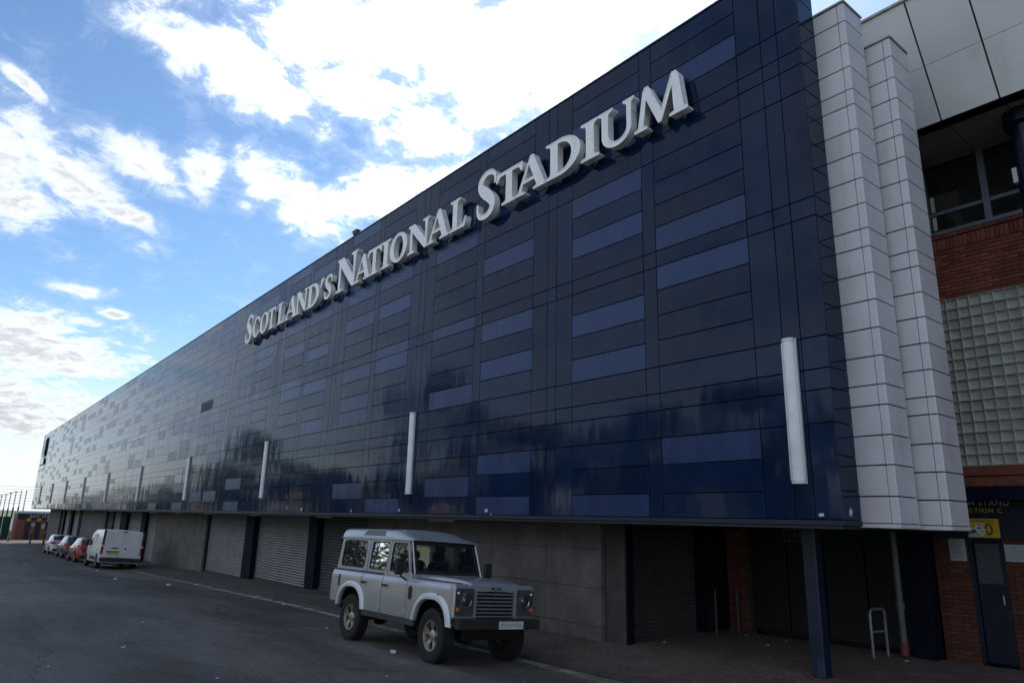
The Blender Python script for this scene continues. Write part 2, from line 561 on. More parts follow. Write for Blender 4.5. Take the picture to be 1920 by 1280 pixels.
while x > -60:
    L = random.uniform(.4, 1.6)
    w0, w1 = random.uniform(.0, .015), random.uniform(.0, .015)
    yl.add([(x, 8.16 + w0, road_z(x, 8.16) + .004), (x, 8.215, road_z(x, 8.215) + .004), (x - L, 8.215 - w1, road_z(x - L, 8.215) + .004), (x - L, 8.16, road_z(x - L, 8.16) + .004)], [(0, 1, 2, 3)])
    x -= L + (random.uniform(.1, .9) if random.random() < .45 else .03)
tag(yl.build('road_marking', M_YELLOW_LINE), kind='structure')

# ------------------------------------------------------------------ the blue clad screen
FY, S = 9.5, .95


def panel_mat(name, col, rough, spec, bump, rnd, coat=0.0):
    m = bpy.data.materials.new(name)
    m.use_nodes = True
    t = m.node_tree
    p = t.nodes['Principled BSDF']
    geo = t.nodes.new('ShaderNodeNewGeometry').outputs['Position']
    oi = t.nodes.new('ShaderNodeObjectInfo').outputs['Random']
    n = N(t, 'ShaderNodeTexNoise', i={'Vector': N(t, 'ShaderNodeMapping', i={0: geo, 3: (1.2, 1, .35)}).outputs[0], 'Scale': 2.2, 'Detail': 7.0, 'Roughness': .65})
    f = MT(t, 'MULTIPLY', SS(t, n.outputs[0], .3, .7, .88, 1.14), SS(t, oi, 0, 1, 1 - rnd, 1 + rnd))
    t.links.new(VM(t, 'MULTIPLY', col, N(t, 'ShaderNodeCombineXYZ', i={0: f, 1: f, 2: f}).outputs[0]), p.inputs['Base Color'])
    t.links.new(SS(t, n.outputs[0], .25, .75, rough, rough * 1.5 + .015), p.inputs['Roughness'])
    p.inputs['Specular IOR Level'].default_value = spec
    p.inputs['Coat Weight'].default_value = coat
    p.inputs['Coat Roughness'].default_value = .03
    # sheets are never quite flat: broad shallow waves, stronger across than up
    w = N(t, 'ShaderNodeTexNoise', i={'Vector': N(t, 'ShaderNodeMapping', i={0: geo, 3: (1.5, 1, .5)}).outputs[0], 'Scale': 1.1, 'Detail': 2.0, 'Roughness': .4})
    b = N(t, 'ShaderNodeBump', i={'Strength': 1.0, 'Distance': bump, 'Height': w.outputs[0]})
    t.links.new(b.outputs[0], p.inputs['Normal'])
    return m


M_NAVY = panel_mat('dark_navy_panel', (.0038, .0145, .046), .05, .21, .010, .16)
M_BLUE = panel_mat('blue_panel', (.011, .031, .105), .21, .31, .008, .12)
M_BACK = mat('joint_black', (.004, .004, .006), .8)
M_TRIM = mat('navy_trim', (.005, .011, .035), .4, var=.2, stain=.4)
ROWS = [.12, .53, 1.03, 1.51, 2.015, 2.33, 2.83, 3.33, 3.815, 4.31, 4.785, 5.105, 5.6, 6.07, 6.55, 7.03, 7.53, 7.83, 8.335, 8.82, 9.28, 9.70]
SROWS = [.12, 1.51, 2.015, 2.33, 2.83, 4.785, 5.105, 7.03, 7.53, 7.83, 8.335, 9.70]
XEND = -115.8
screen = thing('cladding_screen', 'long dark navy panelled screen wall with scattered brighter blue panels above the pavement', 'facade', (-4.97 * S, FY, 0))
cols = [(-4.97, -5.39, 's'), (-5.39, -5.70, 's'), (-5.70, -6.19, 's')]
b = -6.19
for k in range(20):
    for w, kind in ((1.99, 'w'), (.32, 's'), (2.02, 'w'), (.51, 's'), (.30, 's'), (.51, 's')):
        if b - w > XEND + .1:
            cols.append((b, b - w, kind))
            b -= w
cols.append((b, XEND, 's'))
FIX = {0: {2, 9, 11, 18}, 1: {0, 6, 8, 12, 14, 18}, 2: {0, 2, 7, 9, 13, 16}, 3: {1, 6, 10, 15}}
random.seed(21)
plist = []
nb = 0
for (xa, xb, kind) in cols:
    rr = ROWS if kind == 'w' else SROWS
    last = False
    for r in range(len(rr) - 1):
        blue = False
        if kind == 'w':
            if nb in FIX:
                blue = r in FIX[nb]
            else:
                pr = .07 if r in (3, 4, 5) else .4
                blue = random.random() < (pr * .5 if last else pr * 1.1)
        last = blue
        plist.append((xa * S, xb * S, rr[r] * S, rr[r + 1] * S, blue))
    if kind == 'w':
        nb += 1
VENT = (-35.9, 5.0)


def psize(p):
    cx, cz = (p[0] + p[1]) / 2, (p[2] + p[3]) / 2
    pr = project((cx, FY, cz))
    if not pr or not (-40 < pr[0] < 1960 and -60 < pr[1] < 1300):
        return 0
    d = math.sqrt(cx * cx + FY * FY + cz * cz)
    return (p[0] - p[1]) * (p[3] - p[2]) * FY / d ** 3


order = sorted(range(len(plist)), key=lambda i: -psize(plist[i]))
near = set(order[:300])
pm = {}
far = {True: MB(), False: MB()}
G = .007
vent_at = None
for i, (xa, xb, z0, z1, blue) in enumerate(plist):
    w, h = xa - xb, z1 - z0
    cx, cz = (xa + xb) / 2, (z0 + z1) / 2
    if abs(cx - VENT[0]) < .95 and abs(cz - VENT[1]) < .22 and w > 1.5 and vent_at is None:
        vent_at = (xb, xa, z0, z1)
        continue
    if i in near:
        key = (round(w, 3), round(h, 3), blue)
        if key not in pm:
            pm[key] = MB().cbox(-w / 2 + G, w / 2 - G, 0, .03, -h / 2 + G, h / 2 - G, .004).data('cladding_panel', M_BLUE if blue else M_NAVY)
        o = place('cladding_panel', pm[key], screen, (cx + 4.97 * S, 0, cz))
        o.rotation_euler = (random.gauss(0, .0018), 0, random.gauss(0, .0022))
    else:
        tx, tz = random.gauss(0, .0011), random.gauss(0, .0016)
        mb = far[blue]
        vs = []
        for (px, pz) in ((xb + G, z0 + G), (xa - G, z0 + G), (xa - G, z1 - G), (xb + G, z1 - G)):
            vs.append((px + 4.97 * S, (px - cx) * tz + (pz - cz) * tx, pz))
        vs += [(v[0], v[1] + .03, v[2]) for v in vs]
        mb.add(vs, [(0, 1, 2, 3), (7, 6, 5, 4), (0, 4, 5, 1), (1, 5, 6, 2), (2, 6, 7, 3), (3, 7, 4, 0)])
tag(far[False].build('navy_panels', M_NAVY, screen, fix=False), kind='stuff')
tag(far[True].build('blue_panels', M_BLUE, screen, fix=False), kind='stuff')
X0 = 4.97 * S
# carcass behind the panels, end return panels, bottom trim, top coping
MB().box(XEND * S + X0 + .02, -.035, .034, .5, .11, 9.68 * S).build('carcass', M_BACK, screen)
for r in range(len(ROWS) - 1):
    h = (ROWS[r + 1] - ROWS[r]) * S
    key = ('e', round(h, 3))
    if key not in pm:
        pm[key] = MB().cbox(-.03, 0, -.235, .245, -h / 2 + G, h / 2 - G, .004).data('end_panel', M_NAVY)
    o = place('end_panel', pm[key], screen, (0, .26, (ROWS[r] + ROWS[r + 1]) * S / 2))
    o.rotation_euler.z = random.gauss(0, .002)
MB().box(XEND * S + X0, .012, -.012, .5, .045, .108).build('bottom_trim', M_TRIM, screen)
MB().box(XEND * S + X0, .015, -.02, .5, 9.703 * S, 9.703 * S + .035).build('coping', M_TRIM, screen)
if vent_at:
    vb, va, z0, z1 = vent_at
    ve = MB().box(vb + X0 + G, va + X0 - G, .02, .03, z0 + G, z1 - G).build('vent_frame', M_TRIM, screen)
    for k in range(9):
        z = z0 + .03 + k * (z1 - z0 - .05) / 9
        MB().add([(vb + X0 + .02, .0, z), (va + X0 - .02, .0, z), (va + X0 - .02, .02, z + .035), (vb + X0 + .02, .02, z + .035)], [(0, 1, 2, 3)]).build('louvre', mat('louvre_navy', (.07, .08, .12), .4), ve)
# torn stickers along the bottom row
M_STICK = mat('worn_sticker', (.5, .52, .55), .6, var=.35, vscale=25)
random.seed(5)
for (px, pz, w, h) in ((-12.72, .2, .13, .09), (-12.55, .13, .06, .03), (-5.03, .18, .11, .06), (-19.34, .17, .1, .11), (-16.56, .2, .09, .09), (-23.0, .2, .13, .14), (-24.3, .25, .08, .16)):
    n = 9
    poly = [(math.cos(6.283 * k / n) * w / 2 * random.uniform(.6, 1.1), math.sin(6.283 * k / n) * h / 2 * random.uniform(.6, 1.1)) for k in range(n)]
    MB().prism(poly, -.004, -.001).build('sticker', M_STICK, screen, (px + X0, -.002, pz))
n = 8
MB().prism([(math.cos(6.283 * k / n) * .05 * random.uniform(.5, 1.1), math.sin(6.283 * k / n) * .07 * random.uniform(.7, 1.1)) for k in range(n)], .003, .006, 'x').build('sticker', M_STICK, screen, (0, .2, .22))

# lamps: half-round opal tubes up the middle strip of every second bay
M_OPAL = mat('opal_diffuser', (.75, .75, .76), .35, var=.1, stain=.25, stain_scale=2, stain_col=(.3, .29, .27))
M_LAMPFRAME = mat('lamp_frame', (.55, .56, .57), .4, metal=.2)
lt = None
names = ['beside the white wing wall', 'under the letter L before the last word', 'under the first word of the sign']
for k in range(10):
    x = (-5.575 - 11.345 * k) * S
    if k == 0:
        lab = 'white half-round wall lamp on the blue screen beside the white wing wall'
    elif k == 1:
        lab = 'white half-round wall lamp on the screen above the parked off-roader'
    elif k == 2:
        lab = 'white half-round wall lamp on the screen between two wide shutters below'
    else:
        lab = 'slim half-round wall lamp on the far stretch of the screen'
    if lt is None:
        lt = thing('wall_lamp', lab, 'lamp', (x, FY, .6), group='wall lamps along the screen')
        H = 2.12
        prof = [(-.105 + .0, -.02)] + [(-.09 * math.cos(math.pi * a / 10), -.03 - .085 * math.sin(math.pi * a / 10)) for a in range(11)] + [(.105, -.02)]
        MB().prism(prof[1:-1], .05, H - .05, 'z').build('diffuser', M_OPAL, lt, smooth=True)
        fr = MB().box(-.115, .115, -.03, -.005, 0, H)
        fr.build('back_plate', M_LAMPFRAME, lt)
        for za in (0, H - .05):
            MB().prism([(p[0] * 1.12, p[1] * 1.05) for p in prof[1:-1]], za, za + .05, 'z').build('end_cap', M_LAMPFRAME, lt)
        for sx in (-1, 1):
            MB().box(sx * .104 - .012, sx * .104 + .012, -.05, -.031, .051, H - .051).build('side_rail', M_LAMPFRAME, lt)
    else:
        o = copy_tree(lt)
        o.location.x = x
        o['label'] = lab

# box on the roof edge and the dark sign at the far end of the screen
M_DARK = mat('dark_metal', (.02, .021, .024), .5, var=.2)
rb = thing('roof_camera', 'small dark camera housing on a bracket on the top edge of the screen', 'camera', (-21.0, 9.7, 9.703 * S + .035))
MB().tube([(0, 0, 0), (0, 0, .21)], .02).build('bracket', M_DARK, rb)
MB().cbox(-.18, .14, -.07, .07, .2, .32, .02).build('housing', M_DARK, rb)
MB().box(-.24, .16, -.09, .09, .323, .335).build('sunshield', M_DARK, rb)
sg = thing('crest_sign', 'dark raised crest-shaped sign high on the far end of the screen', 'sign', (-106.3, FY, 5.4))
MB().prism([(-1.5, 1.0), (1.5, 1.0), (1.7, 2.0), (1.6, 3.3), (-1.6, 3.3), (-1.7, 2.0)], -.14, -.01).build('crest', M_NAVY, sg)
MB().prism([(-1.3, 1.2), (1.3, 1.2), (1.5, 2.0), (1.4, 3.1), (-1.4, 3.1), (-1.5, 2.0)], -.17, -.142).build('crest_face', mat('dull_navy', (.03, .04, .08), .3), sg)
MB().cbox(-2.0, 2.0, -.15, -.01, 0, .75, .03).build('name_board', M_NAVY, sg)

# ------------------------------------------------------------------ the raised lettering
def arc(cx, cy, rx, ry, a0, a1, n):
    return [(cx + rx * math.cos(R(a0 + (a1 - a0) * k / n)), cy + ry * math.sin(R(a0 + (a1 - a0) * k / n))) for k in range(n + 1)]


def spline(pts, n):
    out = []
    P = [pts[0]] + list(pts) + [pts[-1]]
    for i in range(1, len(P) - 2):
        for k in range(n):
            t = k / n
            out.append(tuple(.5 * (2 * P[i][j] + (P[i + 1][j] - P[i - 1][j]) * t + (2 * P[i - 1][j] - 5 * P[i][j] + 4 * P[i + 1][j] - P[i + 2][j]) * t * t
                                   + (3 * P[i][j] - P[i - 1][j] - 3 * P[i + 1][j] + P[i + 2][j]) * t ** 3) for j in range(len(P[0]))))
    out.append(tuple(pts[-1]))
    return out


def stroke(pts):
    """outline of a stroke from centre-line points with widths"""
    c = spline(pts, 5)
    l, r = [], []
    for i in range(len(c)):
        a, b = c[max(0, i - 1)], c[min(len(c) - 1, i + 1)]
        dx, dy = b[0] - a[0], b[1] - a[1]
        d = math.hypot(dx, dy) or 1
        w = c[i][2] / 2
        l.append((c[i][0] - dy / d * w, c[i][1] + dx / d * w))
        r.append((c[i][0] + dy / d * w, c[i][1] - dx / d * w))
    return l + r[::-1]


s_out = stroke([(.86, .66, .03), (.875, .80, .05), (.80, .90, .09), (.62, .955, .10), (.42, .935, .12), (.25, .84, .17), (.23, .70, .2), (.40, .56, .235), (.62, .43, .235),
                (.77, .29, .2), (.74, .15, .16), (.58, .06, .12), (.38, .045, .10), (.20, .09, .09), (.11, .20, .05), (.10, .36, .03)])
GLY = {
    'I': [[(0, 0), (1, 0), (1, .045), (.74, .085), (.70, .16), (.70, .84), (.74, .915), (1, .955), (1, 1), (0, 1), (0, .955), (.26, .915), (.30, .84), (.30, .16), (.26, .085), (0, .045)]],
    'T': [[(.24, 0), (.76, 0), (.76, .045), (.63, .085), (.605, .16), (.605, .905), (.84, .905), (.92, .84), (.95, .75), (1, .75), (.985, 1), (.015, 1), (0, .75), (.05, .75), (.08, .84),
           (.16, .905), (.395, .905), (.395, .16), (.37, .085), (.24, .045)]],
    'L': [[(0, 0), (.93, 0), (1, .30), (.94, .30), (.86, .15), (.74, .09), (.42, .09), (.42, .84), (.45, .915), (.60, .955), (.60, 1), (0, 1), (0, .955), (.15, .915), (.18, .84), (.18, .16),
           (.15, .085), (0, .045)]],
    'A': [[(0, 0), (.30, 0), (.30, .045), (.19, .085), (.20, .15), (.255, .30), (.635, .30), (.70, .13), (.70, .085), (.60, .045), (.60, 0), (1, 0), (1, .045), (.93, .085), (.58, 1.02), (.49, 1.02),
           (.115, .12), (.08, .075), (0, .045)], [(.29, .385), (.45, .80), (.60, .385)]],
    'N': [[(0, 0), (.30, 0), (.30, .045), (.20, .085), (.185, .15), (.185, .74), (.80, 0), (.905, 0), (.905, .87), (.92, .925), (1, .955), (1, 1), (.70, 1), (.70, .955), (.80, .915), (.815, .85),
           (.815, .34), (.28, 1), (0, 1), (0, .955), (.08, .90), (.10, .83), (.10, .15), (.09, .08), (0, .045)]],
    'D': [[(0, 0)] + arc(.42, .5, .58, .5, -90, 90, 20) + [(0, 1), (0, .955), (.12, .915), (.145, .85), (.145, .15), (.12, .085), (0, .045)],
          [(.345, .095)] + arc(.40, .5, .375, .41, -88, 88, 16) + [(.345, .905)]],
    'O': [arc(.5, .5, .5, .52, 0, 354, 35), arc(.5, .5, .30, .43, 0, 351, 27)],
    'C': [arc(.54, .5, .54, .52, 52, 308, 30) + [(.97, .08), (1.0, .30), (.95, .30)] + arc(.57, .5, .36, .42, 310, 50, 24) + [(.95, .70), (1.0, .70), (.97, .92)]],
    'S': [s_out],
    'U': [[(.0, 1), (0, .955), (.10, .915), (.125, .85), (.125, .36)] + arc(.52, .34, .395, .36, 180, 360, 18) + [(.915, .85), (.93, .915), (1, .955), (1, 1), (.72, 1), (.72, .955), (.80, .915), (.82, .85)]
          + arc(.55, .36, .27, .27, 0, -180, 14) + [(.28, .85), (.31, .915), (.42, .955), (.42, 1)]],
    'M': [[(0, 0), (.24, 0), (.24, .045), (.165, .085), (.165, .15), (.235, .72), (.465, 0), (.52, 0), (.735, .72), (.765, .15), (.765, .085), (.68, .045), (.68, 0), (1, 0), (1, .045), (.935, .085),
           (.92, .15), (.845, .93), (.81, 1.02), (.74, 1.02), (.525, .30), (.275, 1.02), (.215, 1.02), (.18, .93), (.085, .15), (.07, .085), (0, .045)]],
    "'": [[(.15, .62), (.35, .62), (.95, .93), (.85, 1.02), (.45, 1.03), (.25, .95)]],
}
M_LET = mat('letter_face', (.82, .81, .82), .45, var=.05, stain=.12, stain_scale=2.5, stain_col=(.25, .24, .22))
M_LETS = mat('letter_side', (.74, .73, .72), .5, var=.12, stain=.45, stain_scale=2.5, stain_col=(.12, .11, .1))
M_LETT = mat('letter_trim', (.88, .88, .88), .4, var=.06)
LET = [('S', -31.98, -31.04, 1), ('C', -30.97, -30.16, 0), ('O', -30.07, -29.13, 0), ('T', -29.14, -28.3, 0), ('L', -28.02, -27.2, 0), ('A', -27.15, -25.95, 0), ('N', -26.02, -24.95, 0),
       ('D', -24.95, -23.87, 0), ("'", -23.78, -23.52, 0), ('S', -23.42, -22.7, 0), ('N', -22.35, -20.80, 1), ('A', -20.93, -19.82, 0), ('T', -20.0, -19.1, 0), ('I', -19.06, -18.52, 0),
       ('O', -18.5, -17.48, 0), ('N', -17.38, -16.22, 0), ('A', -16.3, -15.2, 0), ('L', -15.12, -14.36, 0), ('S', -13.93, -12.98, 1), ('T', -13.03, -12.0, 0), ('A', -12.25, -11.12, 0),
       ('D', -11.12, -10.0, 0), ('I', -9.95, -9.42, 0), ('U', -9.44, -8.42, 0), ('M', -8.4, -7.1, 0)]
sign = thing('stadium_lettering', "raised pale grey serif letters reading SCOTLAND'S NATIONAL STADIUM high on the navy screen", 'sign', (-19.0, FY, 7.62 * S))
dg = bpy.context.evaluated_depsgraph_get()


def curve_mesh(splines, extrude, bevel, fill, m, name):
    cu = bpy.data.curves.new(name, 'CURVE')
    cu.dimensions = '2D' if fill else '3D'
    if fill:
        cu.fill_mode = 'BOTH'
        cu.extrude = extrude
    cu.bevel_depth = bevel
    cu.bevel_resolution = 1
    for pts in splines:
        sp = cu.splines.new('POLY')
        sp.points.add(len(pts) - 1)
        for q, pt in zip(sp.points, pts):
            q.co = (pt[0], pt[1], 0, 1)
        sp.use_cyclic_u = True
    o = bpy.data.objects.new(name, cu)
    COL.objects.link(o)
    d = bpy.context.evaluated_depsgraph_get()
    me = bpy.data.meshes.new_from_object(o.evaluated_get(d))
    bpy.data.objects.remove(o)
    me.materials.clear()
    me.materials.append(m)
    return me


for ch, xa, xb, bigl in LET:
    xa, xb = xa * S, xb * S
    Hh = (1.24 if bigl else .91) * S
    zb = 0.0
    if ch == 'S' and bigl:
        zb = -.1
        Hh *= 1.06
    w = xb - xa
    spl = [[(p[0] * w, p[1] * Hh) for p in s] for s in GLY[ch]]
    body = curve_mesh(spl, .082, 0, True, M_LETS, 'letter')
    o = place('letter', body, sign, (xa + 19.0, -.17, zb))
    o.rotation_euler = (R(90), 0, 0)
    o['label'] = 'raised letter %s' % ('apostrophe' if ch == "'" else ch)
    face = curve_mesh(spl, .003, 0, True, M_LET, 'face')
    f = place('face', face, o, (0, 0, .0865))
    tr = place('trim', curve_mesh(spl, 0, .0155, False, M_LETT, 'trim'), o, (0, 0, .087))
    # stand-off pins to the wall
    pins = MB()
    for px in ((.25, .75) if w > .4 else (.5,)):
        for pz in (.2, .85):
            pins.tube([(px * w, pz * Hh, -.17), (px * w, pz * Hh, -.08)], .015, 6)
    pins.build('fixing_pin', M_DARK, o)
# ------------------------------------------------------------------ white wing walls stepping back at the near end
M_WHITE = mat('white_panel', (.555, .525, .55), .38, var=.07, vscale=1.2, stain=.32, stain_scale=2.6, streak=.14, stain_col=(.2, .19, .18), alpha_rand=.035)
M_WHITEGAP = mat('wing_joint', (.03, .03, .035), .8)
M_MOSS = mat('weathered_coping', (.4, .39, .37), .8, var=.3, vscale=5, stain=.6, stain_scale=5, stain_col=(.05, .055, .03))
W1 = [0.08, 0.44, 0.86, 1.27, 1.69, 1.98, 2.39, 2.80, 3.22, 3.63, 4.04, 4.33, 4.73, 5.14, 5.56, 5.97, 6.40, 6.67, 7.07, 7.49, 7.91, 8.25]
W2 = [0.07, 0.41, 0.79, 1.18, 1.59, 1.84, 2.23, 2.62, 3.01, 3.39, 3.79, 4.04, 4.42, 4.81, 5.19, 5.58, 5.96, 6.23, 6.61, 6.98, 7.37, 7.71]
for (Y, XE, Y2, rr, xl, lab) in ((10.02, -4.22, 10.62, W1, -5.4, 'tall white panelled wing wall directly behind the end of the blue screen'),
                                (10.69, -3.85, 11.34, W2, -5.2, 'shorter white panelled wing wall set farther back, beside the glass-block window')):
    w = thing('wing_wall', lab, 'wall', (XE, Y, rr[0]))
    MB().box(xl - XE, -.03, .034, Y2 - Y - .003, .0, rr[-1] - rr[0] - .01).build('core', M_WHITEGAP, w)
    for i in range(len(rr) - 1):
        z0, z1 = rr[i] - rr[0] + .009, rr[i + 1] - rr[0] - .009
        MB().cbox(xl - XE, -.115, 0, .032, z0, z1, .004).build('front_panel', M_WHITE, w)
        e = MB()
        e.prism([(-.105, 0), (-.018, 0), (0, .018), (0, Y2 - Y), (-.028, Y2 - Y), (-.028, .03), (-.105, .03)], z0, z1, 'z').build('corner_panel', M_WHITE, w)
    MB().box(xl - XE, .012, -.015, Y2 - Y, -.055, -.003).build('bottom_trim', M_WHITE, w)
    MB().box(xl - XE, .02, -.03, Y2 - Y + .01, rr[-1] - rr[0] + .002, rr[-1] - rr[0] + .032).build('coping', M_MOSS, w)

# ------------------------------------------------------------------ the stand behind: brick, glass blocks, windows, leaning fascia
WY = 14.3
M_BRICK2 = mat('shaded_brick', (.095, .028, .016), .85, var=.25, vscale=6, bump=.4, bscale=70, alpha_rand=.25, stain=.5, stain_scale=2)  # same red brick darkened: shade low on the wall and in the undercroft
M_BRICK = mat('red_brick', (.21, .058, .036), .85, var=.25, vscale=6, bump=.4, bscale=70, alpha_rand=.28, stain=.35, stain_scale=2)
M_MORTAR = mat('mortar', (.035, .028, .024), .95, var=.2, vscale=12)
M_GBLOCK = mat('glass_block', (.46, .465, .42), .12, var=.12, vscale=5, spec=.6, stain=.25, stain_scale=6, bump=.25, bscale=14, alpha_rand=.12)
M_GRID = mat('block_mortar', (.33, .325, .30), .9, var=.2)
M_FASCIA = mat('fascia_panel', (.74, .74, .76), .4, var=.07, vscale=.9, stain=.25, stain_scale=1.4, stain_col=(.22, .22, .21), alpha_rand=.03)
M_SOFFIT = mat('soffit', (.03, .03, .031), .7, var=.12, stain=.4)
M_FRAME = mat('window_frame', (.13, .15, .19), .45, var=.12, stain=.3)
M_NAVYP = mat('navy_gloss_paint', (.0035, .007, .024), .35, var=.2, bump=.2, bscale=30, spec=.35)
M_GLASSD = mat('window_glass', (.02, .02, .018), .06, var=.3, spec=.6)
stand = thing('stand_building', 'red brick stand building with glass-block window and leaning white fascia beside the wing walls', 'building', (-4.4, WY, -2.15))
OX, OY, OZ = 4.4, -WY, 2.15


def sb(name, m, parent, mb, smooth=False):
    mb.v = [(v[0] + OX, v[1] + OY, v[2] + OZ) for v in mb.v]
    return mb.build(name, m, parent, smooth=smooth)


# mortar backing of the walls, then bricks laid into it
wall = sb('wall', M_MORTAR, stand, MB().box(-5.5, 40, WY + .012, WY + .3, 4.26, 5.6).box(-5.5, -4.93, WY + .012, WY + .3, -2.4, .9).box(-4.40, 40, WY + .012, WY + .3, -2.4, .9)
          .box(-5.5, 40, WY + .012, WY + .3, .9, 1.14))
bme = {}


def brick(x, z, l=.215, h=.065, name='brick'):
    key = (l, h, z < 0)
    if key not in bme:
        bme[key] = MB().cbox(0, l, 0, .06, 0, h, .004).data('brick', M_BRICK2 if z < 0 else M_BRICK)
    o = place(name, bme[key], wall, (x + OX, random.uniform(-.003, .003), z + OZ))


random.seed(9)
z = 4.265
r = 0
while z < 5.24:                                 # stretcher bond under the window
    x = -5.3 + (0 if r % 2 else .1125)
    while x < -2.75:
        brick(x, z)
        x += .225
    z += .075
    r += 1
x = -5.3
while x < -2.75:                                # soldier course and sloping sill course
    brick(x, 5.25, .065, .225)
    x += .075
x = -5.3
while x < -2.75:
    o = MB().cbox(0, .215, -.03, .06, 0, .065, .006)
    if 'sill' not in bme:
        bme['sill'] = o.data('sill_brick', M_BRICK)
    place('brick', bme['sill'], wall, (x + OX, 0, 5.488 + OZ))
    x += .225
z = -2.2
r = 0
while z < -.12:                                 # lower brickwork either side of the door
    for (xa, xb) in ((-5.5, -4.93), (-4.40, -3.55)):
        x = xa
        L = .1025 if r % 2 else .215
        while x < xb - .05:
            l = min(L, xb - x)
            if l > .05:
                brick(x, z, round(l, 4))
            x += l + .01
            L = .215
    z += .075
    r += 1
xx = -5.3
sb('brick_lintel', M_BRICK, stand, MB().cbox(-5.5, 40, WY - .02, WY + .01, .775, .955, .006).cbox(-5.5, 40, WY - .05, WY + .01, .965, 1.135, .006))

gbw = sb('glass_block_window', M_GRID, stand, MB().box(-5.5, 6, WY + .006, WY + .02, 1.14, 1.15).box(-5.5, 6, WY + .06, WY + .12, 1.14, 4.26))
gme = MB()
n = .1943
# a hollow-looking block: raised rim and a dished face
a, c, dsh = n / 2 - .009, n / 2 - .016, .045
gme.add([(-a, 0, -a), (a, 0, -a), (a, 0, a), (-a, 0, a), (-c, dsh, -c), (c, dsh, -c), (c, dsh, c), (-c, dsh, c)], [(0, 1, 5, 4), (1, 2, 6, 5), (2, 3, 7, 6), (3, 0, 4, 7), (4, 5, 6, 7)])
gme.add([(-a, 0, -a), (a, 0, -a), (a, 0, a), (-a, 0, a), (-a, .04, -a), (a, .04, -a), (a, .04, a), (-a, .04, a)], [(0, 4, 5, 1), (1, 5, 6, 2), (2, 6, 7, 3), (3, 7, 4, 0)])
mj = MB()
for i in range(17):
    z = 1.148 + n * i
    mj.box(-5.4, -2.6, WY - .002, WY + .05, z - .0085, z + .0085)
for j in range(15):
    x = -5.35 + n * j
    for i in range(16):
        mj.box(x - .0085, x + .0085, WY - .001, WY + .05, 1.148 + n * i + .0087, 1.148 + n * (i + 1) - .0087)
tag(sb('mortar_grid', M_GRID, gbw, mj), kind='stuff')
gdat = gme.data('glass_block', M_GBLOCK, fix=False)
for i in range(16):
    for j in range(14):
        o = place('glass_block', gdat, gbw, (-5.35 + n * (j + .5) + OX, .0, 1.148 + n * (i + .5) + OZ))
        o.rotation_euler = (random.gauss(0, .006), 0, random.gauss(0, .006))

# window band above the bricks
win = sb('window', M_FRAME, stand, MB().box(-5.5, 6, WY - .03, WY + .05, 5.565, 5.64).box(-5.5, 6, WY - .02, WY + .05, 7.03, 7.12))
for x in (-4.88, -3.85, -2.85, -1.85):
    m1 = MB().box(x - .055, x + .055, WY - .025, WY + .05, 5.642, 7.028)
    sb('mullion', M_FRAME, win, m1)
for (x0, x1) in ((-5.5, -4.94), (-4.82, -3.91), (-3.79, -2.91), (-2.79, -1.91)):
    sb('transom', M_FRAME, win, MB().box(x0, x1, WY - .015, WY + .04, 5.97, 6.04))
    sb('pane', M_GLASSD, win, MB().box(x0, x1, WY + .012, WY + .02, 6.042, 7.028))
    sb('pane', M_GLASSD, win, MB().box(x0, x1, WY + .012, WY + .02, 5.642, 5.968))
sb('blind_strip', mat('faded_blind', (.45, .44, .43), .8), win, MB().box(-4.79, -4.72, WY + .0, WY + .006, 5.68, 5.95).box(-4.79, -4.72, WY + .0, WY + .006, 6.06, 6.38))

# fascia: leans out towards the top; panels with dark joints
fas = sb('fascia', M_WHITEGAP, stand, MB().add([(-8, 12.80, 7.10), (40, 12.80, 7.10), (40, 11.79, 9.0), (-8, 11.79, 9.0), (-8, 13.1, 7.10), (40, 13.1, 7.10), (40, 13.1, 9.0), (-8, 13.1, 9.0)],
        [(0, 1, 2, 3), (7, 6, 5, 4), (0, 4, 5, 1), (3, 2, 6, 7), (0, 3, 7, 4), (1, 5, 6, 2)]))


def fpt(x, t, off):
    y, z = 12.76 + (11.75 - 12.76) * t, 7.08 + (9.0 - 7.08) * t
    return (x, y - off * .885, z - off * .466)


x = -6.62
while x < 3:
    for (t0, t1) in ((0, .46), (.463, 1)):
        vs = [fpt(x + .015, t0, 0), fpt(x + .885, t0, 0), fpt(x + .885, t1, 0), fpt(x + .015, t1, 0)]
        vs += [fpt(x + .015, t0, -.03), fpt(x + .885, t0, -.03), fpt(x + .885, t1, -.03), fpt(x + .015, t1, -.03)]
        sb('fascia_panel', M_FASCIA, fas, MB().add(vs, [(0, 1, 2, 3), (7, 6, 5, 4), (0, 4, 5, 1), (1, 5, 6, 2), (2, 6, 7, 3), (3, 7, 4, 0)]))
    x += .9
sb('coping', M_MOSS, fas, MB().box(-8, 40, 11.70, 12.0, 9.004, 9.05))
sof = sb('soffit', M_WHITEGAP, stand, MB().box(-8, 40, 12.80, 14.29, 7.125, 7.2))
x = -6.62
while x < 3:
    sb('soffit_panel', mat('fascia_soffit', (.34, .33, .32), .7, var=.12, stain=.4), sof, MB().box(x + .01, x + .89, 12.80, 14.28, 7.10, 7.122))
    x += .9
# unseen building masses closing the stand, added to block light from behind
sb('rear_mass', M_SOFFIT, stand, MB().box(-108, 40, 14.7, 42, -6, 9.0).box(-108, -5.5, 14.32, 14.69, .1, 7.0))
sb('roof_deck', M_SOFFIT, stand, MB().box(-108, -5.5, 10.75, 14.31, 7.0, 7.2))

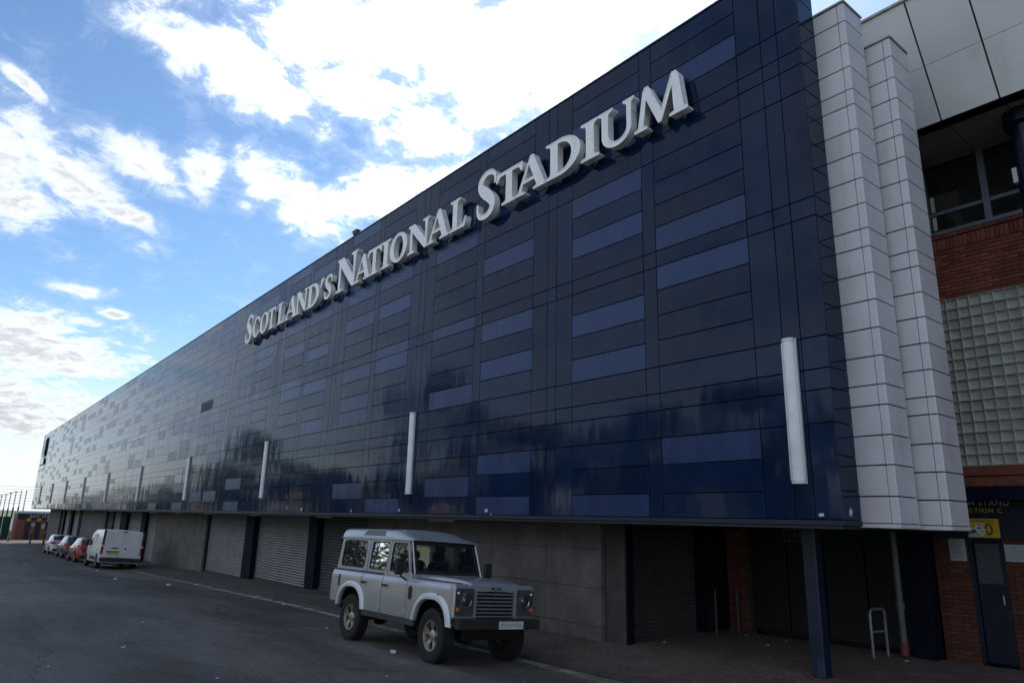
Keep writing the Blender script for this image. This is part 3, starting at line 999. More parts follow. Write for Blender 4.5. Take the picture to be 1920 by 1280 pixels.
# navy beam and sign board over the turnstile, with its lettering
sb('beam', M_NAVYP, stand, MB().cbox(-5.6, 30, WY - .28, WY - .03, .53, .77, .01))
sb('sign_board', mat('board_navy', (.004, .007, .02), .5), stand, MB().box(-5.5, -4.05, WY - .03, WY - .004, -.11, .60))
M_TXW = mat('white_print', (.55, .55, .56), .6)
M_TXY = mat('yellow_print', (.55, .48, .04), .6)
for (body, size, xr, z, m, sp) in (('SOUTH STAND', .135, -4.2, .495, M_TXW, 1.12), ('SECTION C', .105, -4.32, .365, M_TXY, 1.25)):
    me = text_mesh(body, size, .001, m, 'RIGHT', sp, 'lettering')
    o = place('lettering', me, stand, (xr + OX, -.034, z + OZ))
    o.rotation_euler.x = R(90)
# turnstile door
door = sb('door', M_NAVYP, stand, MB().cbox(-4.86, -4.46, WY + .03, WY + .07, -2.12, -.16, .006))
sb('door_frame', M_NAVYP, door, MB().box(-4.93, -4.865, WY - .01, WY + .08, -2.14, -.12).box(-4.455, -4.40, WY - .01, WY + .08, -2.14, -.12).box(-4.864, -4.456, WY - .01, WY + .08, -.155, -.12))
sb('handle', mat('steel', (.5, .5, .5), .3, metal=1), door, MB().tube([(-4.49, WY + .03, -1.18), (-4.49, WY - .01, -1.17), (-4.49, WY - .01, -1.03), (-4.49, WY + .03, -1.02)], .012))
M_PEB = mat('pebbled_gloss', (.008, .012, .03), .12, var=.2, bump=1.0, bscale=24, spec=1.0)
sb('textured_panel', M_PEB, door, MB().box(-4.83, -4.47, WY + .018, WY + .029, -.85, -.19))

# signs and notices fixed to the wall: things of their own
M_SIGNY = mat('sign_yellow', (.50, .32, .01), .5, var=.12, stain=.2)
M_INK = mat('black_ink', (.012, .012, .014), .6)
M_PAPER = mat('torn_paper', (.5, .48, .46), .8, var=.2, vscale=14, stain=.3, stain_scale=10)
ys = thing('turnstile_sign', 'yellow turnstile number sign with a torn paper patch above the navy door', 'sign', (-4.645, WY - .035, -.09))
MB().cbox(-.245, .245, -.012, .0, 0, .32, .004).build('plate', M_SIGNY, ys)
for (body, size, x, z, sp) in (('TURNSTILE', .062, .0, .275, 1.15), ('0', .27, .09, .13, 1.0)):
    o = place('lettering', text_mesh(body, size, .001, M_INK, 'CENTER', sp), ys, (x, -.015, z))
    o.rotation_euler.x = R(90)
random.seed(4)
pp = [(-.24, .0), (-.22, .13), (-.13, .16), (-.10, .25), (-.03, .26), (.02, .24), (.0, .17), (.05, .13), (.03, .06), (-.02, .02), (-.12, .01)]
MB().prism(pp, -.019, -.0165).build('torn_paper', M_PAPER, ys)
ink = MB()
for (x0, x1, z0, z1) in ((-.09, -.02, .225, .235), (-.075, -.03, .205, .215), (-.06, -.02, .15, .17), (-.07, -.055, .14, .18), (-.08, .03, .10, .107), (-.08, -.05, .04, .055), (-.1, -.085, .04, .09)):
    ink.box(x0, x1, -.0205, -.0192, z0, z1)
ink.build('smudged_print', M_INK, ys)
M_NOTICE = mat('notice_white', (.36, .37, .39), .6, var=.06, stain=.2, stain_scale=5, stain_col=(.25, .25, .24))
M_PRINT = mat('grey_print', (.12, .12, .14), .7)
for (x0, x1, z0, z1, nl, lab) in ((-5.23, -4.97, -.50, -.12, 11, 'tall pale notice sheet on the brick pier left of the navy door'),
                                 (-4.38, -3.95, -.47, -.19, 6, 'wide white rules notice on the brick right of the navy door')):
    nt = thing('notice', lab, 'notice', ((x0 + x1) / 2, WY - .004, z0))
    W, H = (x1 - x0) / 2, z1 - z0
    MB().cbox(-W, W, -.014, -.002, 0, H, .003).build('sheet', M_NOTICE, nt)
    pr = MB()
    for k in range(nl):
        z = H * (.92 - .84 * k / nl)
        pr.box(-W * .85, W * random.uniform(.3, .85), -.0165, -.0145, z - H * .022, z)
    pr.build('printed_lines', M_PRINT, nt)

# round blue column carrying the fascia
cl = thing('round_column', 'round dark blue steel column under the white fascia', 'column', (-2.93, 13.55, -2.2))
MB().lathe([(.22, 0), (.22, 9.2)], 28).build('shaft', M_NAVYP, cl, smooth=True)
MB().lathe([(.22, 9.0), (.30, 9.05), (.30, 9.28)], 28).build('head_collar', M_NAVYP, cl, smooth=True)
MB().cbox(-.26, -.18, -.12, -.02, 8.0, 8.28, .01).build('junction_box', mat('pale_plastic', (.5, .5, .5), .5), cl)

# ------------------------------------------------------------------ ground floor under the screen
CY = 10.6
M_CONC = mat('concrete', (.125, .114, .105), .9, var=.26, vscale=1.6, bump=.3, bscale=50, stain=.5, stain_scale=.8, stain_col=(.10, .095, .09), alpha_rand=.06)
M_SHUT = mat('galvanised_slats', (.2, .196, .188), .45, metal=.35, var=.15, vscale=2.5, stain=.4, stain_scale=1.6, stain_col=(.1, .095, .085))
M_SHUTD = mat('dark_slats', (.05, .05, .05), .6, var=.2, stain=.4)
M_PIER = mat('navy_pier', (.004, .006, .014), .7, spec=.12, var=.2, bump=.2, bscale=30)
M_WET = mat('stained_concrete', (.06, .056, .05), .9, var=.25, stain=.6, stain_scale=1.5)
under = thing('ground_floor_wall', 'grey concrete ground floor wall with roller shutters and navy piers under the screen', 'wall', (-10.25, CY, -2.2))
UX, UY, UZ = 10.25, -CY, 2.2


def ub(name, m, parent, mb, smooth=False):
    mb.v = [(v[0] + UX, v[1] + UY, v[2] + UZ) for v in mb.v]
    return mb.build(name, m, parent, smooth=smooth)


TOP = .035
ub('backing', M_BACK, under, MB().box(-100, -9.98, CY + .35, CY + .5, -4.5, TOP))


def conc(x0, x1, blocks=None):
    """concrete cast in bays with recessed joints"""
    zb = g(x0) - .1
    if blocks:
        zs, xsz = blocks
    else:
        n = max(1, round((x1 - x0) / 2.6))
        xsz = [x0 + (x1 - x0) * k / n for k in range(n + 1)]
        zs = [zb, g((x0 + x1) / 2) + 1.35, TOP]
    for i in range(len(xsz) - 1):
        for j in range(len(zs) - 1):
            ub('concrete_panel', M_CONC, under, MB().cbox(xsz[i] + .004, xsz[i + 1] - .004, CY + random.uniform(-.004, .004), CY + .3, zs[j] + .004, zs[j + 1] - .004, .008))
    ub('joint_fill', M_WET, under, MB().box(x0 + .02, x1 - .02, CY + .012, CY + .2, zb, TOP - .01))


def shutter(x0, x1, m=M_SHUT):
    zb = min(pave_z(x0, CY), pave_z(x1, CY)) - .02
    pitch = .094
    n = int((TOP - .05 - zb - .1) / pitch) + 1
    prof = []
    z = zb + .1
    for k in range(n):
        for (dy, dz) in ((.032, 0), (.009, .02), (0, .046), (.009, .074)):
            if z + dz < TOP - .02:
                prof.append((CY + .16 + dy, z + dz))
        z += pitch
    mb = MB().grid([[(x, p[0], p[1]) for p in prof] for x in (x0 + .05, x1 - .05)])
    sh = ub('roller_shutter', m, under, mb, smooth=False)
    for x in (x0, x1 - .06):
        ub('guide_rail', M_PIER, sh, MB().box(x, x + .06, CY + .09, CY + .24, zb, TOP))
    ub('bottom_bar', M_SHUTD, sh, MB().cbox(x0 + .062, x1 - .062, CY + .14, CY + .2, zb - .01, zb + .1, .01))


def pier(x0, x1, dy=0.0, m=M_PIER):
    ub('pier', m, under, MB().cbox(x0, x1, CY - .02 + dy, CY + .34, g((x0 + x1) / 2) - .2, TOP - .002, .015))


random.seed(12)
conc(-100, -90.8)
pier(-87.75, -87.6)
shutter(-90.7, -87.8, M_SHUTD)
shutter(-87.6, -83.6)
pier(-83.55, -81.95)
shutter(-81.9, -77.8)
pier(-77.75, -75.95)
conc(-75.9, -64.45)
shutter(-64.4, -61.75, M_SHUTD)
shutter(-61.7, -58.45)
pier(-58.4, -56.35)
shutter(-56.3, -51.7)
pier(-51.65, -50.5)
shutter(-50.45, -47.65)
conc(-47.6, -37.35)
shutter(-37.3, -31.55)
pier(-31.5, -30.45)
shutter(-30.4, -24.85)
pier(-24.8, -24.05)
shutter(-24.0, -20.4, M_SHUTD)
conc(-20.35, -10.3, ([-2.5, -2.0, -1.28, -.53, TOP], [-20.35, -18.2, -16.0, -13.9, -11.95, -10.3]))
pier(-10.27, -9.75, .12, M_WET)
ub('edge_post', M_PIER, under, MB().box(-9.745, -9.70, CY + .12, CY + .3, -2.4, TOP))
# ventilation slots / strip lights under the edge of the screen
M_STRIP = mat('dead_strip_light', (.33, .32, .3), .5, stain=.3)
sl0 = None
for k, x in enumerate((-15.5, -22.6, -29.3, -35.6, -41.0, -47.2, -53.4, -60.0, -68, -76)):
    if sl0 is None:
        sl0 = thing('strip_light', 'unlit strip light fixed under the bottom edge of the screen', 'strip light', (x, 10.15, -.012), group='strip lights under the screen')
        MB().cbox(-.62, .62, -.05, .05, -.022, .0, .006).build('tray', M_LAMPFRAME, sl0)
        MB().cbox(-.6, .6, -.03, .03, -.055, -.023, .01).build('diffuser', M_STRIP, sl0)
    else:
        o = copy_tree(sl0)
        o.location.x = x
# soffit over the pavement and the open undercroft
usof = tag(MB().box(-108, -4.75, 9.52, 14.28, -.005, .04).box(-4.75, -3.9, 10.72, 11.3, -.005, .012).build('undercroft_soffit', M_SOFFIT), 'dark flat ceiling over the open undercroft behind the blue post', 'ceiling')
# side wall and back wall of the undercroft
uc = thing('undercroft_walls', 'dark back wall with brick pier and closed gates inside the undercroft', 'wall', (-8, WY, -2.2))


def cb(name, m, mb, parent=None):
    mb.v = [(v[0] + 8, v[1] - WY, v[2] + 2.2) for v in mb.v]
    return mb.build(name, m, parent or uc)


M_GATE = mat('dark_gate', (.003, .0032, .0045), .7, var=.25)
prof = []
z = -2.3
while z < -.05:
    prof += [(.02, z), (0, z + .03), (.02, z + .06)]
    z += .08
cb('side_shutter', M_SHUTD, MB().grid([[(-10.05 - p[0], y, p[1]) for p in prof] for y in (11.0, 13.3)]))
cb('side_wall', M_GATE, MB().box(-10.3, -10.10, 10.95, 14.6, -2.5, -.008))
cb('side_post', M_PIER, MB().cbox(-10.1, -9.9, 13.32, 13.52, -2.4, -.008, .01))
bp = cb('brick_pier', M_MORTAR, MB().box(-9.72, -9.22, 14.06, 14.29, -2.4, -.008))
z = -2.28
r = 0
while z < -.1:
    for x in ((-9.73, -9.4925) if r % 2 == 0 else (-9.73, -9.62, -9.3825)):
        l = min(.2275 if not (r % 2 and x == -9.73) else .1, -9.215 - x)
        MBk = MB().cbox(x, x + l, 14.04, 14.1, z, z + .065, .004)
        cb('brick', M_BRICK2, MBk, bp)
    z += .075
    r += 1
for k in range(4):
    x0 = -9.2 + .82 * k
    gt = cb('gate', M_GATE, MB().cbox(x0 + .02, x0 + .80, 14.2, 14.26, -2.1, -.2, .01))
    cb('gate_rail', M_GATE, MB().box(x0 + .1, x0 + .72, 14.17, 14.198, -1.2, -1.1), gt)
cb('gate_lintel', M_GATE, MB().box(-9.2, -5.9, 14.15, 14.3, -.19, -.008))
cb('blue_pier', M_PIER, MB().cbox(-5.88, -5.52, 13.95, 14.28, -2.4, -.008, .015))
# slim posts by the gates
for x, y in ((-9.55, 13.3), (-9.45, 13.95)):
    tag(MB().tube([(x, y, -2.25), (x, y, -1.35)], .022).build('thin_post', mat('grey_steel', (.05, .05, .055), .5, var=.2)), 'thin grey steel post by the dark gates in the undercroft', 'post', 'thin posts in the undercroft')
dp = thing('drain_pipe', 'grey plastic drain pipe with a red base beside the navy pier', 'pipe', (-6.02, 13.9, -2.15))
M_GPIPE = mat('grey_plastic', (.10, .10, .105), .5, var=.12)
MB().tube([(0, 0, .22), (0, 0, 2.13)], .058, 14).build('pipe', M_GPIPE, dp, smooth=True)
MB().tube([(0, 0, .0), (0, 0, .218)], .07, 14).build('base_shoe', mat('red_clay', (.16, .035, .025), .7), dp, smooth=True)
MB().tube([(0, 0, .78), (0, 0, .88)], .075, 14).build('collar', M_GPIPE, dp, smooth=True)
hp = thing('hoop_barrier', 'bare metal hoop barrier with a cross rail in the undercroft', 'barrier', (-6.17, 13.3, -2.15))
MH = mat('worn_steel', (.2, .2, .195), .45, metal=.4, var=.25, vscale=9)
pts = [(-.03, -.21, 0), (-.03, -.21, .72), (-.025, -.19, .77), (-.015, -.14, .79), (.015, .14, .79), (.025, .19, .77), (.03, .21, .72), (.03, .21, 0)]
MB().tube(pts, .024, 10).build('hoop', MH, hp, smooth=True)
MB().tube([(-.03, -.2, .42), (.03, .2, .42)], .02, 10).build('cross_rail', MH, hp, smooth=True)
# the square blue post at the pavement edge
ps = thing('square_post', 'scuffed square dark blue steel post holding up the near end of the screen', 'post', (-5.97, 10.9, pave_z(-5.97, 10.9)))
M_POST = mat('scuffed_blue_paint', (.006, .014, .042), .3, var=.25, vscale=3, bump=.5, bscale=45, stain=.35, stain_scale=3.5, stain_col=(.14, .14, .15))
MB().cbox(-.11, .11, -.11, .11, 0, 2.2, .012).build('shaft', M_POST, ps)
MB().cbox(-.04, .02, -.123, -.111, 1.1, 1.19, .004).build('cover_plate', M_DARK, ps)
# a lattice light cage hung under the soffit
cg = thing('sign_cage', 'small wire cage box hanging from the undercroft ceiling beside the blue post', 'cage', (-6.6, 11.6, -.006))
for dz in (0, -.1, -.2):
    MB().tube([(-.25, 0, dz - .02), (.25, 0, dz - .02)], .008, 6).build('rail', M_GPIPE, cg)
for k in range(6):
    MB().tube([(-.25 + .1 * k, 0, 0), (-.25 + .1 * k, 0, -.22)], .006, 6).build('bar', M_GPIPE, cg)
# ------------------------------------------------------------------ vehicles
M_TYRE = mat('tyre_rubber', (.009, .009, .009), .85, var=.25, vscale=12, bump=.3, bscale=90)
M_BLK = mat('black_plastic', (.014, .014, .015), .55, var=.2)
M_UND = mat('underbody', (.012, .011, .010), .9, var=.3)
M_CHROME = mat('lamp_chrome', (.7, .7, .7), .12, metal=1, var=.04)
M_AMBER = mat('amber_lens', (.45, .12, .01), .2, spec=.6)
M_REDL = mat('red_lens', (.35, .008, .008), .15, spec=.7)
M_GLASS = glass_mat('car_glass', (.42, .46, .46))
M_LENS = glass_mat('lamp_lens', (.85, .87, .88))
M_PLATEW = mat('plate_white', (.55, .55, .54), .5, var=.12, vscale=18)
M_PLATEY = mat('plate_yellow', (.55, .36, .02), .5, var=.15, vscale=14)
M_INT = mat('cabin_dark', (.018, .018, .02), .85, var=.2)


def align_to_ground(root, x, y, heading=0, s=1.0, sy=1.0):
    """stand a vehicle on the cambered, falling road"""
    e = .5
    zx = (road_z(x + e, y) - road_z(x - e, y)) / (2 * e)
    zy = (road_z(x, y + e) - road_z(x, y - e)) / (2 * e)
    up = Vector((-zx, -zy, 1)).normalized()
    fw = Vector((math.cos(heading), math.sin(heading), 0))
    fw = (fw - up * fw.dot(up)).normalized()
    lf = up.cross(fw)
    m = Matrix((fw, lf, up)).transposed().to_4x4()
    root.matrix_world = Matrix.Translation((x, y, road_z(x, y))) @ m @ Matrix.Diagonal((s, s * sy, s, 1))


def wheel_parts(r, w, rim_r, style, mrim):
    """tyre and rim meshes, axle along y, outer face towards +y"""
    h = w / 2
    t = MB()
    prof = [(rim_r * .97, -h * .75), (rim_r * 1.02, -h * .9), (r * .9, -h), (r * .975, -h * .86), (r, -h * .62), (r, h * .62), (r * .975, h * .86), (r * .9, h), (rim_r * 1.02, h * .9), (rim_r * .97, h * .75),
            (rim_r * .97, -h * .75)]
    t.lathe(prof, 40, 'y', caps=False)
    # tread blocks
    if style == 'offroad':
        for k in range(44):
            a = 2 * math.pi * k / 44
            for (y0, y1, off) in ((-h * .85, -h * .2, 0), (h * .2, h * .85, .5)):
                aa = a + off * 2 * math.pi / 44
                ca, sa = math.cos(aa), math.sin(aa)
                tx, tz = -sa, ca
                q = []
                for (rr, ww) in ((r - .01, .022), (r + .007, .017)):
                    for (yy, sg) in ((y0, -1), (y1, -1), (y1, 1), (y0, 1)):
                        q.append((ca * rr + tx * ww * sg, yy, sa * rr + tz * ww * sg))
                t.add(q, [(4, 5, 6, 7), (0, 1, 5, 4), (1, 2, 6, 5), (2, 3, 7, 6), (3, 0, 4, 7)])
    tyre = t.data('tyre', M_TYRE, smooth=True)
    m = MB()
    y1 = h * .72
    m.lathe([(rim_r * .98, h * .78), (rim_r, h * .86), (rim_r * .93, h * .84), (rim_r * .89, h * .5), (rim_r * .86, -h * .6)], 36, 'y', caps=False)
    if style == 'offroad':
        spokes = 5
        for k in range(spokes):
            for dd in (-.13, .13):
                a = 2 * math.pi * k / spokes + math.pi / 2
                pts = []
                for (rr, aa, yy, ww) in ((.055, a + dd * .9, y1 - .035, .018), (rim_r * .55, a + dd * 1.0, y1 - .012, .017), (rim_r * .92, a + dd * 1.15, y1 - .004, .02)):
                    ca, sa = math.cos(aa), math.sin(aa)
                    pts.append((ca * rr, yy, sa * rr, -sa, ca, ww))
                vs = []
                for (x, y, z, tx, tz, ww) in pts:
                    vs += [(x - tx * ww, y, z - tz * ww), (x + tx * ww, y, z + tz * ww), (x + tx * ww, y - .03, z + tz * ww), (x - tx * ww, y - .03, z - tz * ww)]
                fs = []
                for i in range(2):
                    for j in range(4):
                        fs.append((i * 4 + j, i * 4 + (j + 1) % 4, i * 4 + 4 + (j + 1) % 4, i * 4 + 4 + j))
                m.add(vs, fs)
        m.lathe([(0, y1 - .0), (.045, y1 - .003), (.085, y1 - .025), (.085, y1 - .07)], 20, 'y')
    else:
        for k in range(10):
            a = 2 * math.pi * k / 10
            ca, sa = math.cos(a), math.sin(a)
            ww = .018
            vs = []
            for rr, yy in ((.03, y1), (rim_r * .93, y1 - .01)):
                vs += [(ca * rr + sa * ww, yy, sa * rr - ca * ww), (ca * rr - sa * ww, yy, sa * rr + ca * ww), (ca * rr - sa * ww, yy - .03, sa * rr + ca * ww), (ca * rr + sa * ww, yy - .03, sa * rr - ca * ww)]
            m.add(vs, [(0, 1, 5, 4), (1, 2, 6, 5), (2, 3, 7, 6), (3, 0, 4, 7)])
        m.lathe([(0, y1 + .004), (.06, y1), (.06, y1 - .05)], 16, 'y')
    rim = m.data('rim', mrim, smooth=True)
    hubm = MB().lathe([(rim_r * .88, -h * .1), (0, -h * .12)], 24, 'y').data('brake', M_UND)
    return tyre, rim, hubm


def add_wheel(parent, parts, x, y, r, side, steer=0):
    w = place('wheel', parts[0], parent, (x, y, r))
    w.rotation_euler = (random.uniform(0, 0), 0, (0 if side > 0 else math.pi) + steer)
    for nm, me in (('rim', parts[1]), ('brake_disc', parts[2])):
        place(nm, me, w)
    return w


def rrect(x0, x1, z0, z1, r, n=4, slant_r=0.0, slant_l=0.0):
    """rounded rectangle, optionally with slanted right / left edges (offset of the top corner)"""
    pts = []
    for (cx, cz, a0) in ((x1 - r, z0 + r, -90), (x1 - r + slant_r, z1 - r, 0), (x0 + r + slant_l, z1 - r, 90), (x0 + r, z0 + r, 180)):
        for k in range(n + 1):
            a = R(a0 + 90 * k / n)
            pts.append((cx + r * math.cos(a), cz + r * math.sin(a)))
    return pts


def poly_frame(outer, inner, fn, th):
    """plate with one opening; both loops as points, joined by angle from the hole's middle; fn maps (u,v,depth) to space"""
    cx = sum(p[0] for p in inner) / len(inner)
    cz = sum(p[1] for p in inner) / len(inner)
    n = len(inner)
    out = []
    m = len(outer)
    for p in inner:
        dx, dz = p[0] - cx, p[1] - cz
        best = None
        for i in range(m):
            a, b = outer[i], outer[(i + 1) % m]
            ex, ez = b[0] - a[0], b[1] - a[1]
            den = dx * ez - dz * ex
            if abs(den) < 1e-9:
                continue
            t = ((a[0] - cx) * ez - (a[1] - cz) * ex) / den
            s = ((a[0] - cx) * dz - (a[1] - cz) * dx) / den
            if t > 0 and -1e-6 <= s <= 1 + 1e-6 and (best is None or t < best[0]):
                best = (t, (a[0] + ex * s, a[1] + ez * s))
        out.append(best[1])
    # snap the outer sample nearest to each true corner
    for c in outer:
        k = min(range(n), key=lambda i: (out[i][0] - c[0]) ** 2 + (out[i][1] - c[1]) ** 2)
        out[k] = c
    mb = MB()
    vs = [fn(*p, 0) for p in out] + [fn(*p, 0) for p in inner] + [fn(*p, th) for p in out] + [fn(*p, th) for p in inner]
    fs = []
    for i in range(n):
        j = (i + 1) % n
        fs += [(i, j, n + j, n + i), (2 * n + i, 3 * n + i, 3 * n + j, 2 * n + j), (n + i, n + j, 3 * n + j, 3 * n + i), (i, 2 * n + i, 2 * n + j, j)]
    return mb.add(vs, fs)


def car_paint(name, col, metal=.5, rough=.35, dirt=.3):
    m = bpy.data.materials.new(name)
    m.use_nodes = True
    t = m.node_tree
    p = t.nodes['Principled BSDF']
    co = t.nodes.new('ShaderNodeTexCoord').outputs['Object']
    sep = N(t, 'ShaderNodeSeparateXYZ', i={0: co})
    n = N(t, 'ShaderNodeTexNoise', i={'Vector': co, 'Scale': 5.0, 'Detail': 8.0, 'Roughness': .7})
    n2 = N(t, 'ShaderNodeTexNoise', i={'Vector': co, 'Scale': 1.4, 'Detail': 4.0})
    low = SS(t, sep.outputs[2], 1.0, .45)                       # road film thrown up on the lower panels
    d = MT(t, 'MULTIPLY', MT(t, 'ADD', MT(t, 'MULTIPLY', low, .7), .25), SS(t, n.outputs[0], .35, .7, .2, 1.0))
    d = MT(t, 'MULTIPLY', d, dirt, clamp=True)
    mx = N(t, 'ShaderNodeMix', data_type='RGBA', i={0: d, 6: (*col, 1), 7: (.10, .085, .07, 1)})
    f = SS(t, n2.outputs[0], .3, .7, .94, 1.05)
    t.links.new(VM(t, 'MULTIPLY', mx.outputs[2], N(t, 'ShaderNodeCombineXYZ', i={0: f, 1: f, 2: f}).outputs[0]), p.inputs['Base Color'])
    t.links.new(MT(t, 'SUBTRACT', metal, MT(t, 'MULTIPLY', d, metal)), p.inputs['Metallic'])
    t.links.new(MT(t, 'ADD', rough, MT(t, 'MULTIPLY', d, .5)), p.inputs['Roughness'])
    p.inputs['Coat Weight'].default_value = .5
    p.inputs['Coat Roughness'].default_value = .08
    return m


def build_offroader():
    P = car_paint('silver_paint', (.43, .43, .44), .5, .3, .45)
    PL = car_paint('pale_arch_paint', (.62, .62, .64), .1, .4, .25)
    CHK = mat('chequer_plate', (.05, .05, .05), .5, metal=.4, bump=.9, bscale=70, var=.3)
    GR = mat('dark_grey_panel', (.055, .058, .065), .5, var=.12)
    RIM = mat('bronze_alloy', (.46, .41, .35), .35, metal=.75, var=.2, stain=.4, stain_scale=9, stain_col=(.05, .04, .03))
    RUST = mat('rusty_black_steel', (.022, .018, .016), .65, var=.3, stain=.6, stain_scale=3, stain_col=(.06, .028, .015))
    root = thing('offroad_car', 'silver boxy four-door off-road station wagon with pale wheel arches parked at the kerb', 'car')
    FA, RW, WW = 2.794, .395, .245
    body = MB()

    def arch(x):
        z = .56
        for ax in (0, FA):
            d = abs(x - ax) / .49
            if d < 1:
                z = max(z, .40 + .52 * (1 - d ** 2.6) ** (1 / 2.6))
        return z

    SEC = [(.868, .56), (.878, .72), (.880, .90), (.880, 1.06), (.872, 1.125), (.855, 1.165), (.825, 1.192), (.79, 1.20)]

    def side(x0, x1, sgn, sec=SEC, n=None):
        """outer skin between two stations, cut by the wheel arches"""
        n = n or max(2, int((x1 - x0) / .035))
        rows = []
        for i in range(n + 1):
            x = x0 + (x1 - x0) * i / n
            zb = arch(x)
            r = []
            for k, (y, z) in enumerate(sec):
                if z < zb:
                    y2, z2 = y, zb + .002 * k
                else:
                    y2, z2 = y, z
                r.append((x, sgn * y2, z2))
            rows.append(r)
        # inner skin so that the panel has thickness
        mb = MB().grid(rows)
        mb.grid([[(p[0], p[1] - sgn * .03, p[2]) for p in r] for r in rows])
        for rr in (rows[0], rows[-1]):
            mb.grid([rr, [(p[0], p[1] - sgn * .03, p[2]) for p in rr]])
        mb.grid([[r[0] for r in rows], [(r[0][0], r[0][1] - sgn * .03, r[0][2]) for r in rows]])
        return mb

    shell = MB()
    # dark inner tub, floor and inner wings
    shell.box(-.86, 2.0, -.84, .84, .60, .66).box(-.86, -.6, -.80, .80, .62, 1.2).box(.55, 2.05, -.82, .82, .58, .70).box(2.0, 3.30, -.52, .52, .60, 1.12)
    shell.box(-.6, .55, -.60, .60, .62, 1.0).box(-.6, .55, -.83, .83, 1.0, 1.04).box(2.0, 3.3, -.80, .80, 1.06, 1.12)
    shell.box(1.93, 1.99, -.80, .80, .66, 1.2)
    shell.build('body_tub', M_UND, root)
    for sgn in (-1, 1):
        side(1.985, 3.33, sgn).build('front_wing', P, root, smooth=True)
        d1 = side(1.142, 1.969, sgn).build('front_door', P, root, smooth=True)
        d2 = side(.352, 1.119, sgn).build('rear_door', P, root, smooth=True)
        side(-.90, .335, sgn).build('rear_quarter_panel', P, root, smooth=True)
        # wheel-arch flares
        for ax in (0, FA):
            rows = []
            for k in range(33):
                a = math.pi * (k / 32)
                ca, sa = math.cos(a), math.sin(a)
                e = 2 / 2.6
                sx = math.copysign(abs(ca) ** e, ca)
                sz = sa ** e
                row = []
                for (off, y) in ((-.004, .875), (-.008, .925), (.02, .932), (.055, .922), (.085, .884)):
                    row.append((ax + sx * (.49 + off), sgn * y, max(.575, .42 + sz * (.52 + off))))
                rows.append(row)
            MB().grid(rows).build('wheel_arch', PL, root, smooth=True)
        # sill: chequer plate along the doors, corner behind the rear wheel
        MB().cbox(.47, 2.30, sgn * .872 - .012, sgn * .872 + .012, .475, .575, .004).build('sill_plate', CHK, root)
        MB().cbox(-.905, -.50, sgn * .876 - .012, sgn * .876 + .012, .50, .63, .004).build('sill_plate', CHK, root)
        # door furniture
        for (dr, hx, hn) in ((d1, 1.30, 1.955), (d2, .50, 1.105)):
            hd = MB().cbox(hx - .10, hx + .06, sgn * .912 - .016, sgn * .912 + .016, 1.015, 1.055, .008)
            hd.build('handle', M_BLK, dr)
            MB().cbox(hx + .005, hx + .055, sgn * .888 - .012, sgn * .888 + .012, .985, 1.075, .008).build('handle_plate', P, dr)
            for hz in (.66, 1.235):
                MB().cbox(hn - .045, hn + .035, sgn * (.884 if hz < 1 else .80) - .014, sgn * (.884 if hz < 1 else .80) + .014, hz - .05, hz + .05, .006).build('hinge', P, dr)
        # upper sides: leaning plate with window openings

        def up(u, v, d):
            return (u, sgn * (.792 - (v - 1.20) * .075 - d), v)

        for (nm, outer, hole, dr) in (
                ('front_door_frame', [(1.14, 1.203), (1.945, 1.203), (1.925, 1.27), (1.735, 1.81), (1.14, 1.81)], rrect(1.20, 1.855, 1.275, 1.755, .035, 4, -.16), d1),
                ('rear_door_frame', [(.355, 1.203), (1.125, 1.203), (1.125, 1.81), (.355, 1.81)], rrect(.43, 1.065, 1.275, 1.755, .035), d2),
                ('rear_side_frame', [(-.895, 1.203), (.335, 1.203), (.335, 1.81), (-.84, 1.81)], rrect(-.745, .23, 1.275, 1.76, .07, 4), None)):
            f = poly_frame(outer, hole, up, .03).build(nm, P, dr or root)
            ins = [(p[0], p[1]) for p in hole]
            MB().add([up(p[0], p[1], .014) for p in ins], [tuple(range(len(ins)))]).build('window_glass', M_GLASS, dr or root)
            cx, cz = sum(p[0] for p in hole) / len(hole), sum(p[1] for p in hole) / len(hole)
            rub = MB().tube([up(cx + (p[0] - cx) * .985, cz + (p[1] - cz) * .985, .004) for p in hole + [hole[0]]], .011, 5)
            rub.build('window_seal', M_BLK, dr or root)
            if nm == 'rear_side_frame':
                MB().box(-.27, -.245, sgn * .758 - .006, sgn * .758 + .006, 1.28, 1.755).build('window_divider', M_BLK, root)
            if nm == 'rear_door_frame':
                MB().box(.60, .622, sgn * .758 - .006, sgn * .758 + .006, 1.28, 1.755).build('window_divider', M_BLK, root)
        # body capping rail, air intake, side repeater
        MB().box(-.9, 1.13, sgn * .80 - .012, sgn * .80 + .012, 1.203, 1.222).build('waist_rail', CHK, root)
        MB().prism(rrect(2.06, 2.17, .87, 1.08, .05), sgn * .878, sgn * .892).build('air_intake', M_BLK, root)
        MB().prism(rrect(2.93, 3.0, .985, 1.02, .015), sgn * .878, sgn * .90).build('side_repeater', M_AMBER, root)
        if sgn < 0:
            MB().prism(rrect(-.60, -.53, .90, 1.12, .035), sgn * .874, sgn * .886).build('filler_recess', M_BLK, root)
        # wing top with chequer plate
        MB().cbox(2.0, 3.32, min(sgn * .54, sgn * .80), max(sgn * .54, sgn * .80), 1.16, 1.198, .01).build('wing_top', P, root)
        MB().cbox(2.06, 3.22, min(sgn * .60, sgn * .79), max(sgn * .60, sgn * .79), 1.1985, 1.205, .002).build('wing_tread_plate', CHK, root)
        # wing front face and lamp panel
        yo, yi = sgn * .878, sgn * .43
        fr = MB()
        pr = [(3.30, yo), (3.345, sgn * .862), (3.362, sgn * .83), (3.365, yi), (3.28, yi), (3.28, yo)]
        fr.prism([(p[0], p[1]) for p in pr], .72, 1.185, 'z')
        fr.build('wing_front', P, root)
